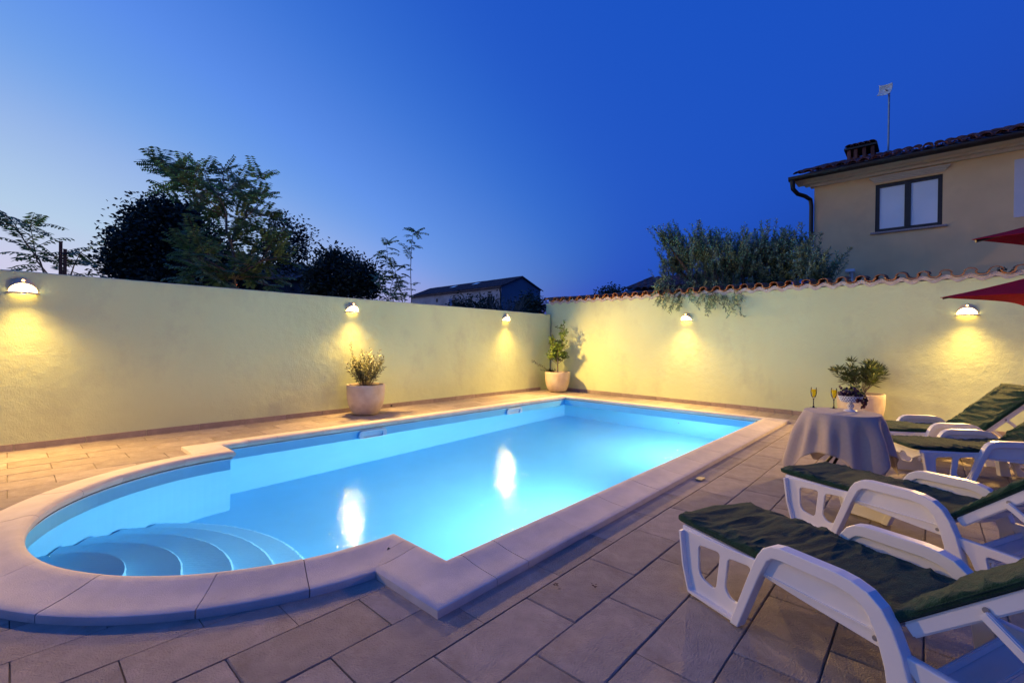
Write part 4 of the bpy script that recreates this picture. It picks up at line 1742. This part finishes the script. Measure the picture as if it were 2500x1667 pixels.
for i, j in links:
    a = nodes[j] - B_ if j >= 0 else Vector((0, 0, 0))
    b_ = nodes[i] - B_
    mid = (a + b_) / 2 + rvec(.1) * .05
    sb.tube([a, mid, b_], [rr[j] if j >= 0 else .075, (rr[i] + (rr[j] if j >= 0 else .075)) / 2, rr[i]], 7)
for (px, py) in tips:
    p = aty(px, py, ty + rnd.uniform(-.7, .7)) - B_
    j = min(range(len(nodes)), key=lambda k: (nodes[k] - B_ - p).length + (0 if (nodes[k] - B_).z < p.z + .15 else 1))
    a = nodes[j] - B_
    mid = (a + p) / 2 + rvec(.1) * .07 + Vector((0, 0, .04))
    sb.tube([a, mid, p], [rr[j] * .55, .011, .006], 5, cap=False)
    pref = (p - a).normalized()
    rosette(lb, sb, p, rnd.randint(6, 7), .46, .135, .042, pref, 10)
    rosette(lb, sb, mid, 3, .42, .13, .046, pref, 10)
lb.build('crown', M_leafA, t, fix=False)
sb.build('trunk', M_barkp, t, True)


def blob_tree(name, label, blobs, depth, nleaf, leaf, m, base_px, thin=0.0, shell=.55, cat='tree', bark=M_bark, up=False):
    """dense crown: leaves gathered in clumps through overlapping ellipsoids given as photo (px,py,rx,ry)"""
    c0 = atd(base_px[0], base_px[1], depth)
    base = Vector((c0.x, c0.y, -.03))
    t = thing(name, label, cat, base)
    lb, sb = MB(), MB()
    sc_ = depth / FPX * DS
    cs = []
    for (px, py, rx, ry) in blobs:
        c = atd(px, py, depth + rnd.uniform(-.6, .6))
        cs.append((c - base, rx * sc_, ry * sc_))
    lowest = min(cs, key=lambda q: q[0].z)
    hub = Vector((0, 0, max(.6, lowest[0].z * .6)))
    sb.tube([(0, 0, 0), hub * .5 + rvec() * .05, hub], [.16 * sc_ * 12, .13 * sc_ * 12, .11 * sc_ * 12], 8)
    tot = sum(q[1] * q[2] for q in cs)
    for c, rx, ry in cs:
        mid = (hub + c) / 2 + rvec() * .1
        sb.tube([hub, mid, c], [.07 * sc_ * 12, .045 * sc_ * 12, .02 * sc_ * 12], 6, cap=False)
        nl = int(nleaf * rx * ry / tot)
        clumps = max(6, nl // 16)
        for k in range(clumps):
            v = Vector((rnd.gauss(0, 1), rnd.gauss(0, 1), rnd.gauss(0, 1))).normalized() * (rnd.uniform(shell, 1) ** .5)
            wob = .82 + .36 * noise.noise(v * 2.3 + c)
            p = c + (RT * v.x * rx + FW * v.y * min(rx, ry) * 1.0 + Z_ * v.z * ry) * wob
            if thin and noise.noise(p * 1.1) < thin - .5:
                continue
            sb.tube([c.lerp(p, .35), p], [.016 * sc_ * 12, .005 * sc_ * 12], 4, cap=False)
            out_ = (p - c).normalized()
            cr = leaf * 2.2
            for j in range(16):
                q = p + Vector((rnd.gauss(0, 1), rnd.gauss(0, 1), rnd.gauss(0, 1))) * cr * .62
                d = (out_ * .6 + rvec(rnd.uniform(-.6, .6) + (.7 if up else 0))).normalized()
                lb.leaf(q, d, rvec(rnd.uniform(-.2, 1)), leaf * rnd.uniform(.7, 1.3), leaf * .55)
    lb.build('crown', m, t, fix=False)
    sb.build('trunk', bark, t, True)
    return t


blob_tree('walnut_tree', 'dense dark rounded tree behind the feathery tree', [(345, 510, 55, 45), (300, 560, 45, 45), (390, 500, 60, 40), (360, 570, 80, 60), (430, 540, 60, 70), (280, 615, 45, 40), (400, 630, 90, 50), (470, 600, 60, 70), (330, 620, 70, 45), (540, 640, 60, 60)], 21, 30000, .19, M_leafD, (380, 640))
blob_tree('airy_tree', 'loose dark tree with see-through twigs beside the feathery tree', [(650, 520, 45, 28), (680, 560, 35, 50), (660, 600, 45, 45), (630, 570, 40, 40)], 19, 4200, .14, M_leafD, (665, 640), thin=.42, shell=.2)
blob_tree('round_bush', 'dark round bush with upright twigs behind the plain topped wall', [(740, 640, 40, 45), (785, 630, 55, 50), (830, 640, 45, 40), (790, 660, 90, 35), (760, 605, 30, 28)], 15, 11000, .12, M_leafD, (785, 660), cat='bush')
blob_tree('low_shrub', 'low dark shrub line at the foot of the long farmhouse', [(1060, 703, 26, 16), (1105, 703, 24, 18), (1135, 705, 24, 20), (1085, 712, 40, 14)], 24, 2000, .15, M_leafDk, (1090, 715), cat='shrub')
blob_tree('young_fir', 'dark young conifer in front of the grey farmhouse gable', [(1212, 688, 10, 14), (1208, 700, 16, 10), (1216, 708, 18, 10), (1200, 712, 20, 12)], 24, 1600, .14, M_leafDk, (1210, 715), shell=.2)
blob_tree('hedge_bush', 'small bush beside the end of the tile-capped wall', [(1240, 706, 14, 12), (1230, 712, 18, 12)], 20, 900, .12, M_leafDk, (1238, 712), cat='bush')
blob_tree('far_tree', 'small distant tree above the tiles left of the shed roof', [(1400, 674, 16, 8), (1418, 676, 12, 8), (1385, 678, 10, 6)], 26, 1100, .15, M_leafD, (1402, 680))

# upright twigs on the bush
# dry upright twigs over the wall near the middle lamp
tt = thing('bare_twigs', 'bare upright twigs of a shrub in front of the farmhouse', 'shrub', atd(1170, 700, 16) * Vector((1, 1, 0)))
sb = MB()
b0 = Vector((tt.location.x, tt.location.y, 0))
for k in range(46):
    px = rnd.uniform(1115, 1215)
    e = atd(px, rnd.uniform(672, 700), 16 + rnd.uniform(-.5, .5)) - b0
    s_ = atd(px * .6 + 1165 * .4, 722, 16) - b0
    sb.tube([s_, (s_ + e) / 2 + rvec() * .05, e], [.012, .008, .003], 4, cap=False)
for k in range(7):
    s_ = atd(1165 + rnd.uniform(-20, 20), 722, 16) - b0
    sb.tube([Vector((0, 0, -.03)), s_], [.03, .012], 5, cap=False)
sb.build('twigs', M_barkp, tt, True)


def sapling(name, label, ty, basepx, stems, leafL=.42, ll=.10, lw=.034):
    b_ = aty(basepx[0], basepx[1], ty)
    b_.z = -.03
    t = thing(name, label, 'tree', b_)
    lb, sb = MB(), MB()
    for pts, n in stems:
        P_ = [Vector((0, 0, 0))] + [aty(x, y, ty + dz) - b_ for x, y, dz in pts]
        sb.tube(P_, [.014 - .010 * i / (len(P_) - 1) for i in range(len(P_))], 6, cap=False)
        for k in range(n):
            t_ = .30 + .7 * k / max(1, n - 1)
            i = min(int(t_ * (len(P_) - 1)), len(P_) - 2)
            if i == 0:
                continue
            q = P_[i].lerp(P_[i + 1], t_ * (len(P_) - 1) - i)
            pinnate(lb, sb, q, rvec(rnd.uniform(.1, .8)) + RT * rnd.choice((-1, 1)) * .6, leafL * rnd.uniform(.6, 1.15), 9, ll, lw, .6)
        rosette(lb, sb, P_[-1], 3, leafL * .8, ll, lw)
    lb.build('crown', M_leafA, t, fix=False)
    sb.build('trunk', M_barkp, t, True)


sapling('locust_sapling', 'slim sapling with drooping feathery leaves beside the round bush', 10.4, (935, 700), [([(945, 690, 0), (943, 620, 0), (945, 570, 0), (948, 540, 0), (955, 533, 0)], 16), ([(930, 690, .1), (905, 630, .1), (890, 590, .1), (888, 560, 0)], 18), ([(905, 695, .2), (895, 665, .1), (905, 640, .1)], 14), ([(925, 695, -.1), (915, 655, 0), (905, 610, 0)], 14), ([(900, 700, .3), (880, 670, .2), (870, 640, .2)], 12)], .42, .11, .04)
sapling('feathery_shoots', 'feathery leaf shoots above the lamp farthest from the corner', 8.9, (100, 640), [([(105, 640, 0), (92, 600, 0), (60, 560, 0), (40, 525, 0), (30, 510, 0)], 12), ([(118, 640, .1), (85, 600, .1), (80, 575, .1), (70, 520, 0)], 7)], .42, .10, .036)
sapling('feathery_shoots', 'feathery leaf shoots standing beside the two rusty posts', 8.9, (160, 645), [([(160, 640, 0), (170, 610, 0), (185, 580, 0)], 8), ([(148, 640, .1), (140, 610, .1), (125, 590, 0)], 8)], .40, .10, .036)

# two posts behind the wall
for (px, pt_, lab) in ((139.5, 556, 'taller rusty post behind the plain topped wall'), (149.5, 574, 'shorter rusty post behind the plain topped wall')):
    q = aty(px, pt_, 8.7)
    o = thing('fence_post', lab, 'post', (q.x, q.y, -.03), 0, 'rusty posts')
    MB().box((-.018, -.018, 0), (.018, .018, q.z + .03)).build('post_shaft', M_post, o, bevel=.004)
    MB().box((-.021, -.021, q.z + .03), (.021, .021, q.z + .04)).build('post_cap', M_post, o)

# olive tree over the tile-capped wall
ox = 11.3
ob = atx(1720, 690, ox)
ob.z = -.03
t = thing('olive_tree', 'silvery olive tree spilling branches over the tile-capped wall', 'tree', ob)
lb, sb = MB(), MB()
hub = Vector((0, 0, 1.5))
sb.tube([(0, 0, 0), (.08, .05, .8), hub], [.16, .13, .12], 9)


def ol(px, py, dx=0):
    return atx(px, py, ox + dx) - ob


crown = [(1560, 620, 60, 55), (1620, 590, 70, 60), (1700, 610, 80, 65), (1780, 600, 75, 70), (1840, 620, 60, 65), (1540, 570, 35, 40), (1880, 640, 50, 40), (1650, 650, 90, 40), (1760, 660, 90, 35)]
scl = 10.3 / FPX * DS
for (px, py, rx, ry) in crown:
    c = ol(px, py, rnd.uniform(-.2, .5))
    mid = (hub + c) / 2 + rvec() * .1
    sb.tube([hub, mid, c], [.07, .045, .022], 6, cap=False)
    ns = int(rx * ry / 34)
    for k in range(ns):
        v = Vector((rnd.gauss(0, 1), rnd.gauss(0, 1), rnd.gauss(0, 1))).normalized() * rnd.uniform(.2, .8)
        p = c + RT * v.x * rx * scl + FW * v.y * rx * scl * .7 + Z_ * v.z * ry * scl
        d = (v * .5 + Vector((0, 0, .75)) + rvec() * .35).normalized()
        shoot(lb, sb, p, d, rnd.uniform(.28, .55), .085, .025, 50, .0035, .35, .05, .75, Vector((0, 0, .25)))
for px, py in ((1542, 505), (1525, 515), (1555, 520), (1585, 515), (1640, 545), (1625, 520), (1668, 525), (1695, 540), (1712, 525), (1765, 505), (1770, 525), (1730, 530), (1840, 510), (1812, 540), (1800, 530), (1860, 555), (1510, 540), (1500, 570), (1490, 620), (1935, 590), (1950, 600), (1920, 600), (1905, 570)):
    e = ol(px, py, rnd.uniform(-.2, .2))
    src = ol(px * .75 + 1710 * .25, py + 70, .1)
    d = e - src
    shoot(lb, sb, src, d, d.length, .08, .023, 66, .005, .1, .1, .75)
for px, py, qx, qy in ((1560, 650, 1530, 705), (1570, 655, 1545, 715), (1545, 640, 1500, 690), (1640, 650, 1640, 715), (1650, 655, 1690, 722), (1620, 640, 1600, 695), (1660, 645, 1665, 690), (1590, 640, 1560, 690), (1530, 630, 1495, 660), (1685, 650, 1700, 690), (1645, 640, 1620, 710), (1535, 650, 1520, 690), (1600, 650, 1585, 685), (1640, 640, 1675, 700)):
    a = atx(px, py, 10.5) - ob
    e = atx(qx, qy, 9.85) - ob
    sb.tube([ol(px, py - 25, 0), a], [.012, .008], 5, cap=False)
    d = e - a
    for j in range(4):
        shoot(lb, sb, a + rvec() * .10, d + rvec() * .12, d.length * rnd.uniform(.75, 1.05), .08, .023, 50, .004, .2, .05, .75, Vector((0, 0, -.35)))
lb.build('crown', M_leafO, t, fix=False)
sb.build('trunk', M_bark, t, True)

# sprig on the tiles by the parasol
q = atx(2302, 622, 10.5)
t = thing('sprig', 'small dark green sprig poking up behind the wall tiles', 'plant', (q.x, q.y, -.03))
lb, sb = MB(), MB()
sb.tube([(0, 0, 0), (.02, 0, 1.4), (0, 0, q.z - .1)], [.02, .012, .006], 6)
for k in range(3):
    shoot(lb, sb, Vector((0, 0, q.z - .12)), Vector((-.1, .35 - .35 * k, 1)), .2, .06, .045, 9, .005, .2, .2, .9)
lb.build('leaves', M_leafDk, t, fix=False)
sb.build('stems', M_bark, t, True)

# ================================================================== FAR BUILDINGS
def far_frame(px, depth):
    d = ray(px, 784)
    v = Vector((d.x, d.y, 0))
    return CP * 0 + v * depth


SRC = 1 / DS
A_ = far_frame(1223 * SRC, 40)
C_ = far_frame(1004 * SRC, 51)
u = (C_ - A_)
FL_ = u.length
u.normalize()
v = Vector((u.y, -u.x, 0))
if v.dot(FW) < 0:
    v = -v
GWD = 4.9
EH, RH = 6.05, 7.05
fm = thing('farmhouse', 'long pale farmhouse with tiled roof and grey gable end beyond the wall', 'house', A_)


def fp(a, b, z):
    return u * a + v * b + Vector((0, 0, z))


mb = MB()
mb.add([fp(0, 0, -.03), fp(FL_, 0, -.03), fp(FL_, 0, EH), fp(0, 0, EH)], [(0, 1, 2, 3)])
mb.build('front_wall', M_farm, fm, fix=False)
mb = MB()
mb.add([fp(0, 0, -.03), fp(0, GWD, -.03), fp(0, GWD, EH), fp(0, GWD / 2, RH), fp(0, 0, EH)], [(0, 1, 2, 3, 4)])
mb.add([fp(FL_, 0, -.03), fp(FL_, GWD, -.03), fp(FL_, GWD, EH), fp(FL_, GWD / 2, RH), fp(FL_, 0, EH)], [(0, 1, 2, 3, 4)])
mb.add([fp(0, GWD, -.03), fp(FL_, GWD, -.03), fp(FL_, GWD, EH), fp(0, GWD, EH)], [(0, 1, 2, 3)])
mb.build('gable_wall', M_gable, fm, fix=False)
mb = MB()
nst = 160
ov = .25
sl_ = (RH - EH) / (GWD / 2)
for side in (0, 1):
    def RPp(i, j):
        a = -.15 + (FL_ + .3) * i / nst
        w_ = .05 * abs(math.sin(PI * i * .5)) if i % 2 else 0
        b = (-ov + (GWD / 2 + ov) * j / 6) if side == 0 else (GWD + ov - (GWD / 2 + ov) * j / 6)
        z = EH + sl_ * ((b if side == 0 else GWD - b)) + .10 + w_ + .02 * noise.noise(Vector((a * .8, b, 0)))
        return fp(a, b, z)
    mb.grid(RPp, nst + 1, 7)
for bb in (-ov,):
    mb.add([fp(-.15, bb, EH + sl_ * bb + .10), fp(FL_ + .15, bb, EH + sl_ * bb + .10), fp(FL_ + .15, bb, EH + sl_ * bb - .04), fp(-.15, bb, EH + sl_ * bb - .04)], [(0, 1, 2, 3)])
for aa in (-.15,):
    mb.add([fp(aa, -ov, EH - sl_ * ov + .1), fp(aa, GWD / 2, RH + .1), fp(aa, GWD + ov, EH - sl_ * ov + .1), fp(aa, GWD + ov, EH - sl_ * ov), fp(aa, GWD / 2, RH - .02), fp(aa, -ov, EH - sl_ * ov)], [(0, 1, 4, 5), (1, 2, 3, 4)])
rf = mb.build('roof', M_farmroof, fm, fix=False)
for a, b in ((5.0, 1.2), (8.6, 1.1)):
    mb = MB()
    b2 = b + .5
    mb.add([fp(a, b, EH + sl_ * b + .2), fp(a + .8, b, EH + sl_ * b + .2), fp(a + .8, b2, EH + sl_ * b2 + .2), fp(a, b2, EH + sl_ * b2 + .2)], [(0, 1, 2, 3)])
    mb.build('skylight', M_pane, rf, fix=False)


def facade(px, py):
    d = ray(px, py)
    k = A_.dot(v) / d.dot(v)
    P_ = CP + d * k
    return (P_ - A_).dot(u), P_.z


def z6(x, y):
    return ((980 + x * .1616) * SRC, (660 + y * .1616) * SRC)


for (x, y, w, h, m) in ((1338, 347, .34, .34, M_shutter), (1040, 380, .34, .34, M_shutter), (795, 407, .34, .34, M_shutter), (538, 456, .34, .34, M_shutter), (1337, 485, .62, 1.5, M_shutter), (1040, 500, .62, 1.4, M_shutter), (795, 505, .6, 1.2, M_shutter), (745, 512, .55, 1.1, M_blue)):
    a, z = facade(*z6(x, y))
    mb = MB()
    c0 = fp(a, -.02, z)
    mb.add([fp(a - w / 2, -.02, z - h / 2), fp(a + w / 2, -.02, z - h / 2), fp(a + w / 2, -.02, z + h / 2), fp(a - w / 2, -.02, z + h / 2), fp(a - w / 2, .03, z - h / 2), fp(a + w / 2, .03, z - h / 2), fp(a + w / 2, .03, z + h / 2), fp(a - w / 2, .03, z + h / 2)], [(0, 1, 2, 3), (0, 4, 5, 1), (1, 5, 6, 2), (2, 6, 7, 3), (3, 7, 4, 0)])
    wo_ = mb.build('window', m, fm)
    mb = MB()
    for s_ in (0, 1):
        zz = z + (h / 2 + .03) * (1 if s_ else -1)
        mb.add([fp(a - w / 2 - .06, -.05, zz - .035), fp(a + w / 2 + .06, -.05, zz - .035), fp(a + w / 2 + .06, -.05, zz + .035), fp(a - w / 2 - .06, -.05, zz + .035)], [(0, 1, 2, 3)])
    mb.build('window_surround', M_farm, wo_, fix=False)
mb = MB().tube([fp(.1, -.12, EH - .05), fp(.1, -.10, EH - .4), fp(.05, -.06, EH - .6), fp(.05, -.06, 0)], .06, 8)
mb.build('downpipe', M_gutter, fm, True)
# cables from the gable to the wall end
cab = thing('overhead_cable', 'thin overhead cable running from the farmhouse gable', 'cable', A_ + fp(0, GWD, 5.4))
e = atx(1252, 684, 10.3) - cab.location
MB().tube([(0, 0, 0), e * .5 + Vector((0, 0, -.35)), e], .02, 5).build('cable', M_gutter, cab, True)

# dark cottage among the trees with one glowing window
D_ = far_frame(560, 24)
ct = thing('dark_cottage', 'dark stone cottage half hidden by trees with a glowing orange window', 'house', D_)
rtv = Vector((RT.x, RT.y, 0)).normalized()
fwv = Vector((FW.x, FW.y, 0)).normalized()


def cp_(a, b, z):
    return rtv * a + fwv * b + Vector((0, 0, z))


wr_ = (690 - 560) * DS / FPX * 24
zr = atd(640, 598, 24).z
zE = atd(690, 640, 24).z
mb = MB()
mb.add([cp_(-2.5, 0, -.03), cp_(wr_, 0, -.03), cp_(wr_, 0, zE), cp_(-2.5, 0, zE)], [(0, 1, 2, 3)])
mb.add([cp_(wr_, 0, -.03), cp_(wr_, 5, -.03), cp_(wr_, 5, zE), cp_(wr_, 0, zE)], [(0, 1, 2, 3)])
mb.build('wall', M_darkhouse, ct, fix=False)
mb = MB()
mb.add([cp_(-2.7, -.2, zE), cp_(wr_ + .2, -.2, zE), cp_(wr_ - .9, 2.5, zr + .2), cp_(-2.7, 2.5, zr + .2), cp_(wr_ + .2, 5.2, zE), cp_(-2.7, 5.2, zE), cp_(-2.7, -.2, zE - .1), cp_(wr_ + .2, -.2, zE - .1), cp_(wr_ + .2, 5.2, zE - .1)], [(0, 1, 2, 3), (1, 4, 2), (3, 2, 4, 5), (6, 7, 1, 0), (7, 8, 4, 1)])
mb.build('roof', M_farmroof, ct, fix=False)
wz = atd(545, 656, 24).z
wx = (545 - 560) * DS / FPX * 24
mb = MB()
mb.add([cp_(wx - .11, -.03, wz - .16), cp_(wx + .13, -.03, wz - .16), cp_(wx + .13, -.03, wz + .16), cp_(wx - .11, -.03, wz + .16)], [(0, 1, 2, 3)])
mb.build('lit_window', emit('orange_window', (1, .22, .06), .9), ct, fix=False)

# small tiled shed roof right of the corner, behind the tile-capped wall
q0 = atx(1432, 668, 13.0)
q1 = atx(1500, 650, 13.0)
sh = thing('shed', 'low shed with an old tiled roof beside the olive tree', 'shed', (13.0, q0.y, -.03))
zl, zh = q0.z, q1.z + .12
mb = MB()
mb.box((.1, -3.2, 0), (2.8, -.15, zl - .02))
mb.build('wall', M_farm, sh)
tl2 = barrel(.11, .55, .018, 1, 7, .1, .7).mesh('roof_tile', M_tileh, True)
for r_ in range(4):
    for c_ in range(14):
        link('roof_tile', tl2, sh, Matrix.Translation((-.1 + .45 * r_ + rnd.uniform(-.03, .03), -.12 - .215 * c_, zl + .03 + r_ * .45 * .30)) @ Matrix.Rotation(-R(17), 4, 'Y'))
mb = MB()
mb.add([(-.05, -3.2, zl - .02), (-.05, 0, zl - .02), (2.0, 0, zl + .60), (2.0, -3.2, zl + .60)], [(0, 1, 2, 3)])
mb.build('roof_deck', M_gutter, sh, fix=False)

# ================================================================== SMALL THINGS ON THE GROUND
q = atz(1608, 1098, .013)
dr = thing('floor_grate', 'small brass grate set in the pavers beside the long coping', 'grate', (q.x, q.y, .0125))
MB().box((-.055, -.032, -.004), (.055, .032, .003)).build('grate_plate', M_drain, dr)
q = atz(1995 / 1.0 - 105, 1013, .013)
for k, (px, py) in enumerate(((1275, 1341), (1365, 1342), (1285, 1352))):
    q = atz(px, py, .013)
    t = thing('dry_leaf', ('larger crumbled dark leaf on the paver beside the long coping', 'second crumbled dark leaf on the same paver, closer to the loungers', 'tiny dark crumb beside the larger crumbled leaf on the paver')[k], 'leaf', (q.x, q.y, .0125), rnd.uniform(0, 6), 'crumbled leaves on the pavers')
    mb = MB()
    s = .020 if k < 2 else .008
    for j in range(9):
        a = rnd.uniform(0, 6.28)
        c = Vector((rnd.uniform(-s, s), rnd.uniform(-s * .5, s * .5), rnd.uniform(.001, .004)))
        mb.leaf(c, Vector((math.cos(a), math.sin(a), rnd.uniform(-.1, .4))), Z_, s * .8, s * .5)
    mb.build('leaf_blade', M_debris, t, fix=False)
for (px, py) in ((1848, 1013), (1935, 1028), (1925, 1020), (1560, 973)):
    q = atz(px, py, .013)
    t = thing('dry_leaf', 'tiny curled leaf lying on the pavers at the far end of the pool', 'leaf', (q.x, q.y, .0125), rnd.uniform(0, 6), 'tiny leaves at the pool end')
    MB().leaf(Vector((0, 0, .003)), Vector((1, 0, .2)), Z_, .05, .025).build('leaf_blade', M_debris, t, fix=False)
